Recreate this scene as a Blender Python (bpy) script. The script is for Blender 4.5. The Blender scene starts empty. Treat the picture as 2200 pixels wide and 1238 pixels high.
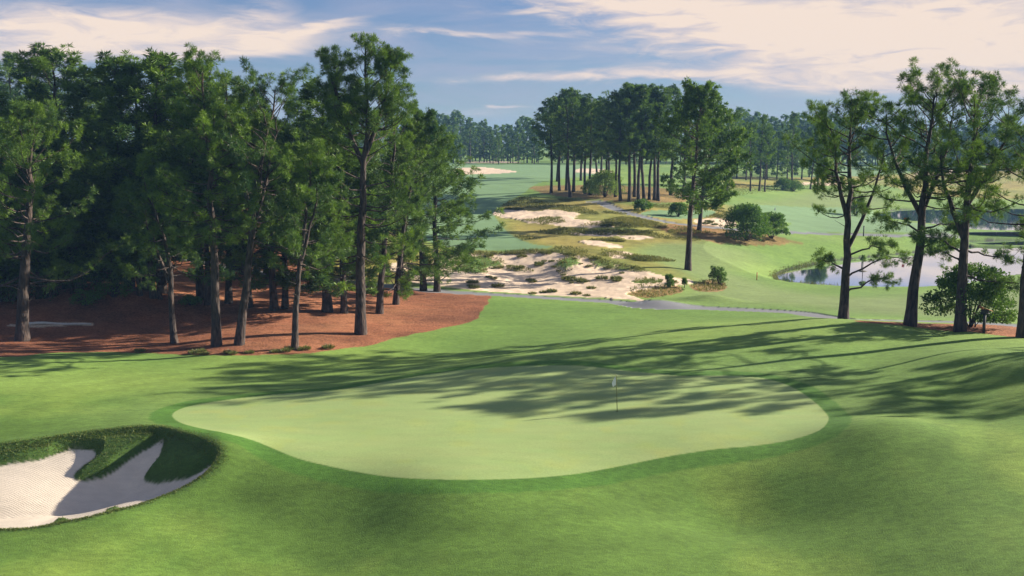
import bpy, math, numpy as np
from mathutils import Vector
R = math.radians
SC = bpy.context.scene
COL = SC.collection
rng = np.random.default_rng(7)

# ------------------------------------------------------------------ camera model
F = 2139.0; CX, CY = 1100.0, 619.0; HZ = 300.0; EYE = 15.5
TH = math.atan((CY-HZ)/F); ct, st = math.cos(TH), math.sin(TH)
def ray(px, py):
    a = (np.asarray(px, float)-CX)/F; b = (CY-np.asarray(py, float))/F
    return a, ct + b*st, -st + b*ct            # x, y, z direction
def project(x, y, z):
    zz = z-EYE
    d = y*ct - zz*st; up = y*st + zz*ct
    return CX + F*x/d, CY - F*up/d, d
def at_z(px, py, z):
    dx, dy, dz = ray(px, py); t = (z-EYE)/dz
    return dx*t, dy*t

# ------------------------------------------------------------------ noise
def _h(i, j, s):
    n = (i.astype(np.int64)*374761393 + j.astype(np.int64)*668265263 + s*1274126177) & 0x7fffffff
    n = ((n ^ (n >> 13))*1103515245) & 0x7fffffff
    n = (n ^ (n >> 16)) & 0x7fffffff
    return n/float(0x7fffffff)
def vnoise(x, y, s=0):
    i = np.floor(x); j = np.floor(y); fx = x-i; fy = y-j
    fx = fx*fx*(3-2*fx); fy = fy*fy*(3-2*fy)
    a = _h(i, j, s); b = _h(i+1, j, s); c = _h(i, j+1, s); d = _h(i+1, j+1, s)
    return (a*(1-fx)+b*fx)*(1-fy) + (c*(1-fx)+d*fx)*fy
def fbm(x, y, sc, s=0, o=3):
    r = 0; a = 1; t = 0
    for k in range(o):
        r = r + a*(vnoise(x/sc*2**k + 17.3*k, y/sc*2**k - 9.1*k, s+k)-.5); t += a; a *= .5
    return r/t*2
def sstep(a, b, x):
    t = np.clip((x-a)/(b-a), 0, 1); return t*t*(3-2*t)

# ------------------------------------------------------------------ terrain control points (pixel, pixel, height)
CP = """400,893,0 1120,786,.25 1480,807,.35 1780,900,.15 1540,965,0 1000,1031,-.1 640,985,0 1100,900,0 800,860,.05 1500,880,.1 540,900,0 700,930,0 1300,940,0 1300,850,.1 900,960,0
0,1238,-1.3 400,1238,-1.9 800,1238,-1.6 1300,1238,-1.6 1700,1238,-2.0 2200,1238,-1.2 750,1100,-1.15 1550,1040,-1.05 1050,1120,-.85 1350,1110,-1.2 900,1060,-.3 1880,930,.75 1850,1010,-.3 2000,1100,-.8 2120,1000,.1 2200,1100,-.7 1640,1120,-1.5
-150,1300,-1.4 2350,1300,-1.4 1100,1500,-2.6 1100,2500,-3
0,915,0 200,915,.1 300,922,.25 420,938,.25 510,980,.1 470,1060,-.9 250,1120,-1.0 0,1155,-1.2 -200,1160,-1.2 -200,940,0 0,840,-.4 250,850,-.5 150,880,-.2
500,850,-.35 620,800,-.9 850,800,-.75 1000,765,-.9 1100,740,-1.0 1250,705,-1.1 1400,690,-1.1 1550,690,-.5 1300,765,.35 1450,740,.6 1400,785,.0 1650,705,.9 1780,689,1.15 1900,700,1.0 1940,705,.95 2100,722,.9 2250,735,.9
1600,790,.15 1700,770,.5 1850,790,.25 2000,815,.65 1900,750,.55 2170,790,1.2 2200,840,.6 2060,845,.0 2180,900,.3 1900,860,.35 2000,900,.4 2300,900,.8
640,752,-.7 460,745,-.7 0,765,-.5 -200,765,-.4 775,718,-.9 300,695,-.4 120,690,-.3 250,660,.5 500,690,-.4 0,640,.7 250,610,1.5 590,667,-.1 420,640,.4 850,650,-1.0 1000,660,-1.1 940,700,-1.1 600,587,.3 450,567,.9 350,545,1.3 450,480,3.6 600,480,2.6 400,420,6 0,500,4.2 -300,500,4.2 0,420,7 700,530,.9 760,600,-.5 700,440,4
1155,638,-1.3 1400,651,-1.4 1600,662,-1.2 1700,670,-.9 1812,684,.3 1965,693,.35 2190,699,.4 1280,680,-1.25 1150,690,-1.2
1000,612,-1.4 1300,637,-1.6 1450,628,-1.6 1100,590,-1.5 1250,600,-1.6 1300,590,-1.5 1000,565,-1.0 1150,540,.1 1220,549,.2 1300,560,.1 1370,580,-.5 1000,538,.2 900,560,-.3 1450,595,-1.2
1200,505,.9 1300,500,1.0 1400,505,.6 1070,455,2 1000,430,2.8 1000,490,1.2 900,450,2.4 1200,418,3.8 1350,428,3.4 1450,425,3 1000,372,4.6 1200,356,5 1290,438,2.9 1450,478,1.3 1380,462,2.2 1590,497,.1 1700,500,-1.2 1480,581,-1.2 1400,550,-.3 1530,530,-.4 1600,550,-1.2 1650,530,-1 1530,618,-2 1640,615,-3.2 1600,575,-2.4
1750,640,-2.5 1900,650,-2.4 2060,650,-2.3 2190,655,-2 1700,660,-1.2 1760,530,-1.7 1900,507,-1.9 2040,507,-2.2 2030,531,-3.5 2120,530,-3.85 2200,530.5,-3.85 2300,532,-3.85 2130,508,-3.0 1850,540,-2.9 1850,480,-2.2 1960,486,-2.6
1840,455,-2.6 1750,420,-.8 1860,412,-1.0 1620,440,.8 1560,460,.8 1700,460,-.7 2000,440,-3.4 2200,435,-3.4 1900,440,-3.3 2000,385,-1 2200,385,-1 1800,395,.4 1620,408,2 1900,372,.5 2100,358,2 2300,352,2 1500,352,4 1000,346,4.6 600,346,6 0,346,7 1800,352,3 1700,382,1.8 2350,440,-3.4 2500,600,-3"""
pts = np.array([[float(v) for v in s.split(',')] for s in CP.split()])
_x, _y = at_z(pts[:, 0], pts[:, 1], pts[:, 2])
def uv(x, y):
    yy = np.clip(y, 22, 800); return np.clip(x/np.maximum(yy, 1), -.66, .66), np.log(yy)
cu, cv = uv(_x, _y)
CC = .07
def kern(du, dv): return np.sqrt(du*du + dv*dv + CC*CC)
_n = len(cu)
A = np.zeros((_n+3, _n+3))
A[:_n, :_n] = kern(cu[:, None]-cu[None], cv[:, None]-cv[None]) - np.eye(_n)*.006
A[:_n, _n:] = np.stack([np.ones(_n), cu, cv], 1); A[_n:, :_n] = A[:_n, _n:].T
W = np.linalg.solve(A, np.concatenate([pts[:, 2], [0, 0, 0]]))
MOUNDS = [  # pixel centre, amplitude, radii in metres
    (760, 1110, -.24, 5, 3.0), (1580, 1040, -.6, 4.5, 2.4), (1900, 950, .35, 4, 2.5), (1250, 776, .3, 10, 1.5), (2080, 800, .35, 5, 2.5), (1180, 1170, .25, 6, 3),
    (480, 965, .30, 1.6, 2.0), (230, 655, .8, 5, 2.5), (320, 690, -.3, 6, 3), (560, 700, .3, 6, 3), (1410, 628, .7, 3.2, 2.0), (1528, 615, .65, 3, 2.2), (1020, 570, .6, 4, 5),
    (1220, 562, .5, 3, 5), (1160, 428, .9, 9, 6), (1370, 468, .9, 9, 7), (1290, 502, .6, 14, 6), (1380, 440, .8, 12, 8), (1600, 475, .6, 10, 8), (2010, 728, -.4, 2, 2)]
MW = [at_z(m[0], m[1], 0)+m[2:] for m in MOUNDS]
def z_base(x, y):
    x = np.asarray(x, float); y = np.asarray(y, float); sh = x.shape
    x = x.ravel(); y = y.ravel(); out = np.empty(len(x))
    for s in range(0, len(x), 40000):
        a, b = x[s:s+40000], y[s:s+40000]; u, v = uv(a, b)
        z = kern(u[:, None]-cu[None], v[:, None]-cv[None]) @ W[:_n] + W[_n] + W[_n+1]*u + W[_n+2]*v
        for mx, my, am, sx, sy in MW: z = z + am*np.exp(-((a-mx)/sx)**2-((b-my)/sy)**2)
        out[s:s+40000] = z
    return out.reshape(sh)
def spline(P, n=6, closed=True):
    P = np.array(P, float); N = len(P); out = []
    for i in range(N if closed else N-1):
        if closed: p0, p1, p2, p3 = P[i-1], P[i], P[(i+1) % N], P[(i+2) % N]
        else: p0, p1, p2, p3 = P[max(i-1, 0)], P[i], P[i+1], P[min(i+2, N-1)]
        for k in range(n):
            t = k/n
            out.append(.5*((2*p1)+(p2-p0)*t+(2*p0-5*p1+4*p2-p3)*t*t+(3*p1-p0-3*p2+p3)*t**3))
    if not closed: out.append(P[-1])
    return np.array(out)
def raycast(px, py, zf, tmax=900):
    """first hit of each pixel's sight line with the height function zf"""
    px = np.atleast_1d(np.asarray(px, float)); py = np.atleast_1d(np.asarray(py, float))
    dx, dy, dz = ray(px, py)
    T = np.geomspace(20, tmax, 260)
    X = dx[:, None]*T; Y = dy[:, None]*T; Z = EYE + dz[:, None]*T
    below = Z < zf(X, Y)
    hit = below.argmax(1); hit[~below.any(1)] = 259
    lo = T[np.maximum(hit-1, 0)]; hi = T[hit]
    for _ in range(18):
        m = (lo+hi)/2; b = EYE + dz*m < zf(dx*m, dy*m)
        hi = np.where(b, m, hi); lo = np.where(b, lo, m)
    t = (lo+hi)/2
    return dx*t, dy*t, EYE+dz*t
def sdf(x, y, P, margin=12):
    """signed distance (inside positive) to world polygon P, only near it"""
    out = np.full(x.shape, -1e3)
    m = (x > P[:, 0].min()-margin) & (x < P[:, 0].max()+margin) & (y > P[:, 1].min()-margin) & (y < P[:, 1].max()+margin)
    a = x[m]; b = y[m]
    if len(a) == 0: return out
    d = np.full(len(a), 1e9); ins = np.zeros(len(a), bool)
    Q = np.roll(P, -1, 0)
    for (x0, y0), (x1, y1) in zip(P, Q):
        ex, ey = x1-x0, y1-y0; L = ex*ex+ey*ey+1e-12
        t = np.clip(((a-x0)*ex+(b-y0)*ey)/L, 0, 1)
        d = np.minimum(d, (a-x0-t*ex)**2+(b-y0-t*ey)**2)
        if y0 != y1: ins ^= ((y0 > b) != (y1 > b)) & (a < ex*(b-y0)/(y1-y0)+x0)
    d = np.sqrt(d); out[m] = np.where(ins, d, -d); return out
def linedist(x, y, L, margin=10):
    out = np.full(x.shape, 1e3)
    m = (x > L[:, 0].min()-margin) & (x < L[:, 0].max()+margin) & (y > L[:, 1].min()-margin) & (y < L[:, 1].max()+margin)
    a = x[m]; b = y[m]; d = np.full(len(a), 1e9)
    for (x0, y0), (x1, y1) in zip(L[:-1], L[1:]):
        ex, ey = x1-x0, y1-y0; q = ex*ex+ey*ey+1e-12
        t = np.clip(((a-x0)*ex+(b-y0)*ey)/q, 0, 1); d = np.minimum(d, (a-x0-t*ex)**2+(b-y0-t*ey)**2)
    out[m] = np.sqrt(d); return out
def pp(s): return [tuple(float(v) for v in q.split(',')) for q in s.split()]

# --- water outlines on the plane z = -4
WZ = -4.0
WP = [pp("1668,602 1690,610 1760,615 1850,618 1960,619 2060,612 2140,596 2200,589 2320,580 2340,545 2200,533 2150,532 2095,531 2050,531 1960,543 1860,553 1780,562 1700,578 1668,591"),
      pp("2080,519 2200,516 2350,514 2350,529 2200,528.5 2085,527"),
      pp("1888,470 1900,456 1960,450 2050,452 2200,448 2400,448 2400,501 2200,500 2085,499 2052,492 1980,481 1920,475")]
WPW = []
for p in WP:
    q = spline(p, 5); WPW.append(np.stack(at_z(q[:, 0], q[:, 1], WZ), 1))
def z_wet(x, y):
    z = z_base(x, y)
    s = np.full(z.shape, -1e3)
    for P in WPW: s = np.maximum(s, sdf(x, y, P, 26))
    far = s < -900
    z = np.where(far, z, np.where(s > 0, np.minimum(z, WZ-.12-.25*np.minimum(s, 4)), np.maximum(np.minimum(z, WZ+.06+.33*(-s)), WZ+.06)))
    return z
# --- greenside bunker
rim_px = spline(pp("-260,1000 -120,985 0,970 127,953 223,940 334,932 398,944 450,962 473,980 471,1000 445,1033 405,1055 350,1073 223,1107 80,1134 0,1139 -120,1146 -260,1150"), 5)
rx, ry, _ = raycast(rim_px[:, 0], rim_px[:, 1], z_base); RIM = np.stack([rx, ry], 1)
YC = RIM[:, 1].mean()
def z_floor(x, y):
    z = z_wet(x, y); d = sdf(x, y, RIM, 3)
    back = sstep(-3.0, 1.0, y-YC+(x+17)*.35)
    dd = np.maximum(d, 0)
    drop = (.55+.1*back)*sstep(0, .45, dd) + 1.8*sstep(.2, 7.0-2.8*back, dd)
    crest = np.where(d > -3, .38*np.exp(-(np.minimum(d, 0)/1.3)**2), 0)*(.15+.85*back)
    return z + np.where(d > 0, crest*0+.38*(.15+.85*back)-drop, crest)
sand_px = spline(pp("-260,1018 -120,1010 0,1002 60,994 105,984 127,974 153,968 190,969 205,974 203,986 178,1004 162,1020 163,1033 191,1036 232,1026 255,1010 275,994 318,968 345,951 352,955 345,978 330,1000 312,1022 312,1036 334,1042 382,1036 423,1022 454,1004 448,1016 439,1030 410,1050 350,1073 223,1107 80,1134 0,1139 -120,1146 -260,1150"), 4)
sx_, sy_, _ = raycast(sand_px[:, 0], sand_px[:, 1], z_floor); SANDB = np.stack([sx_, sy_], 1)
def ter(x, y):
    x = np.asarray(x, float); y = np.asarray(y, float)
    z = z_floor(x, y)
    d = sdf(x, y, RIM, 1); s = sdf(x, y, SANDB, 3)
    lip = np.where(d > 0, .42*sstep(0, .45, -s)*sstep(0, .5, d), 0)
    return z + lip

# ------------------------------------------------------------------ surface outlines
def surf(s, n=5, closed=True, z=ter):
    q = spline(pp(s), n, closed); a, b, _ = raycast(q[:, 0], q[:, 1], z_floor); return np.stack([a, b], 1)
GREEN = surf("370,893 385,880 430,868 520,855 620,845 720,838 830,820 930,803 1020,793 1120,787 1200,785 1260,787 1340,796 1420,804 1480,808 1560,807 1640,813 1700,831 1745,860 1772,885 1780,902 1760,925 1700,945 1620,958 1540,965 1440,980 1340,1000 1240,1018 1130,1028 1000,1031 880,1028 790,1018 700,1000 640,985 590,965 540,945 480,930 420,918 385,907", 3)
STRAW = [surf("-300,770 0,768 100,760 200,757 300,758 420,763 540,764 640,760 700,753 780,744 860,725 920,712 980,700 1020,688 1035,668 1052,645 1050,634 1020,632 880,622 780,611 700,603 660,585 640,540 620,500 640,470 600,430 500,400 300,380 0,372 -300,372"),
         surf("1835,689 1900,692 1960,694 2200,700 2450,706 2450,745 2250,728 2190,724 2100,716 2000,708 1930,699 1860,694", 4),
         surf("1140,402 1200,399 1300,398 1400,402 1480,412 1500,428 1440,436 1380,434 1330,433 1280,429 1200,422 1160,414", 3),
         surf("1405,486 1470,480 1510,483 1570,492 1620,500 1670,508 1722,521 1700,526 1620,528 1540,522 1500,510 1450,502", 3),
         surf("1352,627 1385,612 1430,610 1470,618 1462,630 1410,640 1370,638", 3), surf("1485,612 1520,602 1550,606 1562,620 1530,627 1495,624", 3)]
PATHS = [(surf("385,425 362,470 347,505 352,530 375,547 410,556 495,576 565,585 668,596 795,610 882,620 1020,629 1155,638 1280,645 1393,652 1530,661 1700,670 1760,679 1820,685 1958,689 2062,692 2191,699 2400,712", 5, False), 1.35),
         (surf("1272,432 1296,436 1312,444 1340,455 1375,464 1405,471 1450,479 1500,485 1560,491 1640,497 1720,500 1820,503 1880,505 1960,506 2050,506", 4, False), 1.3)]
FAIR = [surf("900,352 985,351 1060,353 1180,354 1290,357 1280,375 1180,388 1140,402 1130,412 1108,424 1085,438 1063,450 1062,463 1075,482 1092,500 1117,515 1150,526 1187,531 1120,537 1050,538 985,533 930,522 860,490 820,440 850,390", 4),
        surf("1377,461 1400,453 1470,451 1530,452 1532,463 1480,471 1430,469", 3),
        surf("1600,444 1650,441 1740,446 1860,447 1888,468 1930,476 1990,481 2040,492 2040,500 1900,499 1720,498 1690,490 1700,478 1640,474", 3),
        surf("1830,345 1900,344 1970,350 1980,368 1900,374 1820,380 1740,378 1800,365", 3)]
PALE = [surf("1355,540 1390,520 1440,508 1475,506 1500,515 1560,530 1620,545 1610,560 1560,580 1600,596 1700,625 1900,640 2300,610 2300,680 1900,675 1750,660 1500,640 1480,600 1400,560", 3),
        surf("1560,446 1620,438 1700,426 1760,411 1860,411 1900,430 1880,447 1740,446 1640,441", 3)]
OLIVE = [surf("1062,463 1063,450 1090,436 1140,424 1300,432 1420,446 1560,440 1560,500 1480,520 1400,524 1355,540 1400,560 1480,600 1490,604 1380,582 1300,562 1200,546 1187,531 1150,526 1117,515 1092,500 1075,482", 3),
         surf("640,470 760,430 900,520 985,535 1050,540 960,560 900,600 860,612 700,598 650,560", 3), surf("1560,408 1700,395 1900,398 2000,420 2300,425 2300,360 1900,376 1700,382 1560,380", 3)]
SAND = [surf("868,606 880,590 920,570 945,556 975,548 1010,545 1070,543 1120,537 1170,537 1220,545 1270,553 1300,560 1340,568 1385,580 1430,592 1487,603 1480,612 1440,615 1400,622 1350,632 1392,646 1370,646 1300,642 1200,636 1100,629 1000,621 930,613", 4),
        surf("1064,456 1100,451 1150,455 1200,452 1245,460 1235,470 1290,475 1335,484 1310,488 1270,489 1200,484 1150,480 1100,471 1070,465", 4),
        surf("1330,506 1370,505 1406,509 1398,513 1350,513", 4), surf("1252,520 1290,519 1335,528 1330,533 1290,531", 4), surf("1318,541 1345,541 1350,548 1340,555 1312,551", 4),
        surf("1220,500 1270,498 1335,504 1300,507 1250,507", 4), surf("1485,475 1540,468 1575,474 1575,489 1520,484", 4),
        surf("975,364 1000,361 1040,360 1105,368 1100,371 1040,374 980,375", 3), surf("1235,366 1255,362 1300,364 1320,370 1290,373 1240,371", 3),
        surf("1700,393 1760,391 1830,394 1850,397 1780,398 1700,396", 3), surf("1960,370 2040,366 2110,372 2080,380 1980,378", 3), surf("985,349 1060,347 1120,349 1060,351 1000,351", 3),
        surf("700,515 740,503 775,510 780,545 740,558 712,550", 4), surf("835,578 850,565 880,570 860,585", 4), surf("20,698 60,694 130,693 190,694 192,699 120,700 60,701", 4)]
ISLE = [surf("970,568 985,556 1030,550 1065,551 1085,562 1078,572 1050,576 1045,588 1010,586 975,577", 4), surf("1078,572 1110,573 1143,580 1140,585 1095,581", 4),
        surf("1195,560 1230,548 1245,560 1235,575 1215,590 1195,582", 4), surf("1358,606 1390,599 1425,603 1415,609 1375,610", 4), surf("1265,552 1320,562 1385,578 1375,583 1310,575 1275,568", 4)]

# ------------------------------------------------------------------ terrain grid
rows_px = np.concatenate([np.arange(1262, 344.5, -1.55)])
ang = TH + np.arctan((rows_px-CY)/F)
rows = EYE/np.tan(ang)
rows = np.concatenate([[-400, -150, -50, 0, 12, 22, 28], rows[rows > 30], np.geomspace(rows[-1]*1.05, 2400, 26)])
gr = np.maximum(rows, 28.0)
uf = np.linspace(-.585, .585, 1180)
ue = np.concatenate([np.linspace(.6, 1.0, 30), np.geomspace(1.03, 86, 34)])
us = np.concatenate([-ue[::-1], uf, ue])
X = np.clip(us[None, :]*gr[:, None], -2400, 2400); Y = np.repeat(rows[:, None], len(us), 1)
Z = ter(X, Y)
nr, nc = X.shape
def noisy(s, amp, sc, k=0): return s + amp*fbm(X, Y, sc, k, 3)
fw = np.maximum(Y, 30)/F*1.3; fw = np.maximum(fw, .05)                      # feather
def msk(s, e=1.0): return sstep(-fw*e, fw*e, s)
sg = sdf(X, Y, GREEN); m_green = msk(sg)
m_collar = sstep(-1.35, -1.1, sg + .12*fbm(X, Y, .7, 3))*(1-m_green)
m_apron = sstep(-9, -1, sg)*(1-m_green)
m_straw = np.zeros_like(X)
for i, P in enumerate(STRAW): m_straw = np.maximum(m_straw, (1 if i < 2 else .62)*msk(noisy(sdf(X, Y, P), .28 if i < 2 else .9, 1.3 if i < 2 else 3, 11+i), 1.3))
m_path = np.zeros_like(X)
for L, w in PATHS: m_path = np.maximum(m_path, msk(w - linedist(X, Y, L)))
m_fair = np.zeros_like(X)
for P in FAIR: m_fair = np.maximum(m_fair, msk(sdf(X, Y, P)))
m_pale = np.zeros_like(X)
for P in PALE: m_pale = np.maximum(m_pale, sstep(-6, 5, sdf(X, Y, P)))
m_olive = np.zeros_like(X)
for P in OLIVE: m_olive = np.maximum(m_olive, sstep(-3, 3, sdf(X, Y, P)))
m_sand = np.zeros_like(X)
for i, P in enumerate(SAND): m_sand = np.maximum(m_sand, msk(noisy(sdf(X, Y, P), 1.1 if i < 7 else .5, 2.6, 31+i), 1.2))
for i, P in enumerate(ISLE): m_sand = m_sand*(1-msk(noisy(sdf(X, Y, P)-.5, 1.8, 2.2, 51+i), 1.4))
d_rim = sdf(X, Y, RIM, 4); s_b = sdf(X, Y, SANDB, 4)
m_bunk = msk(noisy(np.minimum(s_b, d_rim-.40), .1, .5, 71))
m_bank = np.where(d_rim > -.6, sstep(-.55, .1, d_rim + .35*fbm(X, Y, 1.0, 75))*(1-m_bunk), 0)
m_wet = np.zeros_like(X)
for P in WPW: m_wet = np.maximum(m_wet, msk(sdf(X, Y, P)+.3))
# relief: fine unevenness, kept off the putting green
rough_k = np.clip(1-sstep(-2, 0, sg), 0, 1)
farfade = 1-sstep(300, 600, Y)
Z = Z + rough_k*farfade*(.10*fbm(X, Y, 7, 91, 3)+.05*m_straw*fbm(X, Y, 1.6, 92)) + .09*m_sand*farfade*fbm(X, Y, 1.2, 93, 3)*(Y < 300) + .25*m_sand*farfade*fbm(X, Y, 9, 94, 2)
Z = Z + .02*fbm(X, Y, 3.0, 95)*m_bunk + .10*m_olive*fbm(X, Y, 2.2, 96, 3)*farfade
Z = Z - .10*m_path
# colours (albedo)
def c(*v): return np.array(v)[None, None, :]
n1 = fbm(X, Y, 16, 101, 3)[..., None]; n2 = fbm(X, Y, 3.5, 102, 4)[..., None]; n3 = fbm(X*.35, Y, .9, 103, 3)[..., None]; n4 = fbm(X, Y, 60, 104, 2)[..., None]
def mix(a, b, m): return a*(1-m[..., None]) + b*m[..., None]
LAWN = c(.150, .250, .050)*(1+.16*n1+.12*n2) + c(.035, .022, .004)*np.clip(n1*1.3+.1, -.3, 1)
C = LAWN
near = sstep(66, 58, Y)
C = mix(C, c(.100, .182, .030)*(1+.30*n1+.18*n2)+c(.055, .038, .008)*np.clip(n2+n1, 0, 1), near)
C = mix(C, c(.165, .225, .075)*(1+.1*n1+.10*n2), m_pale)
C = mix(C, c(.265, .235, .055)*(1+.30*n2+.25*n3)-c(.08, .0, .01)*np.clip(n1*1.6, -.2, .9), m_olive)
C = mix(C, c(.165, .270, .125)*(1+.06*n1), m_fair)
C = mix(C, c(.160, .250, .065)*(1+.1*n2), m_apron*.55*sstep(46, 56, Y))
C = mix(C, c(.066, .160, .022)*(1+.2*n2), m_collar*.9)
C = mix(C, c(.262, .345, .122)*(1+.07*n1+.06*n2)+c(.02, .0, .005)*n3, m_green)
C = mix(C, c(.235, .088, .044)*(1+.55*n2+.35*n1)+c(.11, .065, .03)*np.clip(n1+n3*.6, 0, 1), m_straw)
C = mix(C, c(.64, .50, .36)*(1+.10*n2+.08*n3), m_sand)
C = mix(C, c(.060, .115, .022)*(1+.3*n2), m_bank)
C = mix(C, c(.62, .54, .43)*(1+.04*n2), m_bunk)
C = mix(C, c(.20, .205, .215)*(1+.05*n2), m_path)
C = mix(C, c(.05, .06, .035)+0*n1, m_wet)
edge = np.exp(-((sdf(X, Y, STRAW[0])+.15)/.35)**2)*0
mow = np.sin((sg+.5*fbm(X, Y, 9, 120))*2*np.pi/2.6)*sstep(-15, -12, sg)*sstep(-1.3, -2.0, sg)*(.4+fbm(X, Y, 12, 121))
C = C*(1+.07*np.clip(mow, -1, 1)*(1-m_straw)*(1-m_bunk)*(1-m_bank)*(1-m_path))[..., None]
mow2 = np.sign(np.sin(X*.83+Y*.35+.4*fbm(X, Y, 20, 122)))*m_fair; C = C*(1+.025*mow2)[..., None]
spk = fbm(X, Y, 1.3, 123, 2); C = mix(C, C*c(1.12, 1.02, .8), np.clip(spk*2-.3, 0, 1)*m_green*.5)
C = np.clip(C, .005, 1)
KN = ['lawn', 'putting_green', 'pine_straw', 'bunker_sand', 'waste_sand', 'cart_path', 'fairway']
K = np.stack([np.full_like(X, .5), m_green, m_straw*(1-m_path), m_bunk, m_sand*(1-m_path), m_path, m_fair*(1-m_sand)*(1-m_straw)*(1-m_path)], -1)

def mesh_np(name, V, Fc, nrm=None, col=None, smooth=True, attr=None):
    me = bpy.data.meshes.new(name); k = Fc.shape[1]
    me.vertices.add(len(V)); me.vertices.foreach_set('co', np.ascontiguousarray(V, np.float32).ravel())
    me.loops.add(Fc.size); me.loops.foreach_set('vertex_index', np.ascontiguousarray(Fc, np.int32).ravel())
    me.polygons.add(len(Fc)); me.polygons.foreach_set('loop_start', np.arange(0, Fc.size, k, dtype=np.int32))
    if smooth: me.polygons.foreach_set('use_smooth', np.ones(len(Fc), bool))
    if col is not None:
        a = me.color_attributes.new('Col', 'FLOAT_COLOR', 'POINT')
        a.data.foreach_set('color', np.concatenate([col, np.ones((len(col), 1))], 1).astype(np.float32).ravel())
    if attr is not None:
        a = me.attributes.new('tint', 'FLOAT', 'POINT'); a.data.foreach_set('value', attr.astype(np.float32))
    me.update(calc_edges=True); me.validate()
    if nrm is not None and len(me.vertices) == len(V): me.normals_split_custom_set_from_vertices(nrm.tolist())
    return me
def link(name, me, mat=None, parent=None):
    o = bpy.data.objects.new(name, me); COL.objects.link(o)
    if mat: me.materials.append(mat)
    if parent: o.parent = parent
    return o
def tag(o, label=None, cat=None, group=None, kind=None):
    if label: o['label'] = label
    if cat: o['category'] = cat
    if group: o['group'] = group
    if kind: o['kind'] = kind
    return o
def empty(name, loc, rz=0):
    o = bpy.data.objects.new(name, None); COL.objects.link(o); o.location = loc; o.rotation_euler = (0, 0, rz); o.empty_display_size = .3; return o

# ------------------------------------------------------------------ materials
def mat_new(name):
    m = bpy.data.materials.new(name); m.use_nodes = True; nt = m.node_tree
    b = nt.nodes['Principled BSDF']; return m, nt, b
def N(nt, t, **kw):
    n = nt.nodes.new(t)
    for k, v in kw.items():
        if k.startswith('i_'): n.inputs[k[2:].replace('_', ' ')].default_value = v
        else: setattr(n, k, v)
    return n
def ground_mat(name, noises, bump=(1.0, .05), rough=.9, hue=None, spec=.2, sheen=0):
    """vertex colour base; noises = [(scale, detail, strength, (sx, sy))]"""
    m, nt, b = mat_new(name); L = nt.links.new
    at = N(nt, 'ShaderNodeAttribute', attribute_name='Col'); tc = N(nt, 'ShaderNodeNewGeometry')
    src = at.outputs['Color']; bsum = None
    for sc, det, stg, (ax, ay) in noises:
        mp = N(nt, 'ShaderNodeMapping'); mp.inputs['Scale'].default_value = (ax, ay, 1); L(tc.outputs['Position'], mp.inputs['Vector'])
        no = N(nt, 'ShaderNodeTexNoise', i_Scale=sc, i_Detail=det, i_Roughness=.65); L(mp.outputs[0], no.inputs['Vector'])
        mr = N(nt, 'ShaderNodeMapRange'); mr.inputs['From Min'].default_value = .3; mr.inputs['From Max'].default_value = .7
        mr.inputs['To Min'].default_value = 1-stg; mr.inputs['To Max'].default_value = 1+stg; L(no.outputs['Fac'], mr.inputs['Value'])
        mx = N(nt, 'ShaderNodeVectorMath', operation='SCALE'); L(src, mx.inputs[0]); L(mr.outputs[0], mx.inputs['Scale']); src = mx.outputs[0]
        last = no
    if hue:
        mx = N(nt, 'ShaderNodeMix', data_type='RGBA', blend_type='MIX'); mr = N(nt, 'ShaderNodeMapRange'); mr.inputs['From Min'].default_value = .45; mr.inputs['From Max'].default_value = .75
        mr.inputs['To Max'].default_value = hue[1]
        L(last.outputs['Fac'], mr.inputs['Value']); L(mr.outputs[0], mx.inputs['Factor']); L(src, mx.inputs[6]); mx.inputs[7].default_value = (*hue[0], 1); src = mx.outputs[2]
    L(src, b.inputs['Base Color']); b.inputs['Roughness'].default_value = rough; b.inputs['Specular IOR Level'].default_value = spec
    if sheen: b.inputs['Sheen Weight'].default_value = sheen
    bp = N(nt, 'ShaderNodeBump', i_Strength=bump[0], i_Distance=bump[1]); L(last.outputs['Fac'], bp.inputs['Height']); L(bp.outputs[0], b.inputs['Normal'])
    return m
GM = {'lawn': ground_mat('lawn_grass', [(.9, 4, .12, (.45, 1)), (4.5, 5, .24, (.45, 1)), (15, 4, .24, (1, 1))], (.6, .04)),
      'putting_green': ground_mat('green_grass', [(1.5, 3, .05, (.3, 1)), (16, 4, .16, (1, 1))], (.3, .02)),
      'fairway': ground_mat('fairway_grass', [(.25, 3, .10, (.35, 1)), (6, 3, .10, (.6, 1))], (.2, .04)),
      'pine_straw': ground_mat('straw', [(1.1, 4, .25, (.6, 1)), (7.5, 6, .60, (.7, 1))], (1.0, .12), hue=((.30, .15, .075), .45)),
      'bunker_sand': ground_mat('bunker_sand_mat', [(.8, 2, .05, (1, 1)), (3.5, 3, .06, (.25, 1)), (22, 2, .05, (1, 1))], (.5, .03)),
      'waste_sand': ground_mat('waste_sand_mat', [(.5, 4, .10, (.5, 1)), (2.6, 4, .14, (.5, 1))], (.8, .10)),
      'cart_path': ground_mat('asphalt', [(.7, 3, .08, (1, 1)), (12, 3, .08, (1, 1))], (.2, .01))}

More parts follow.
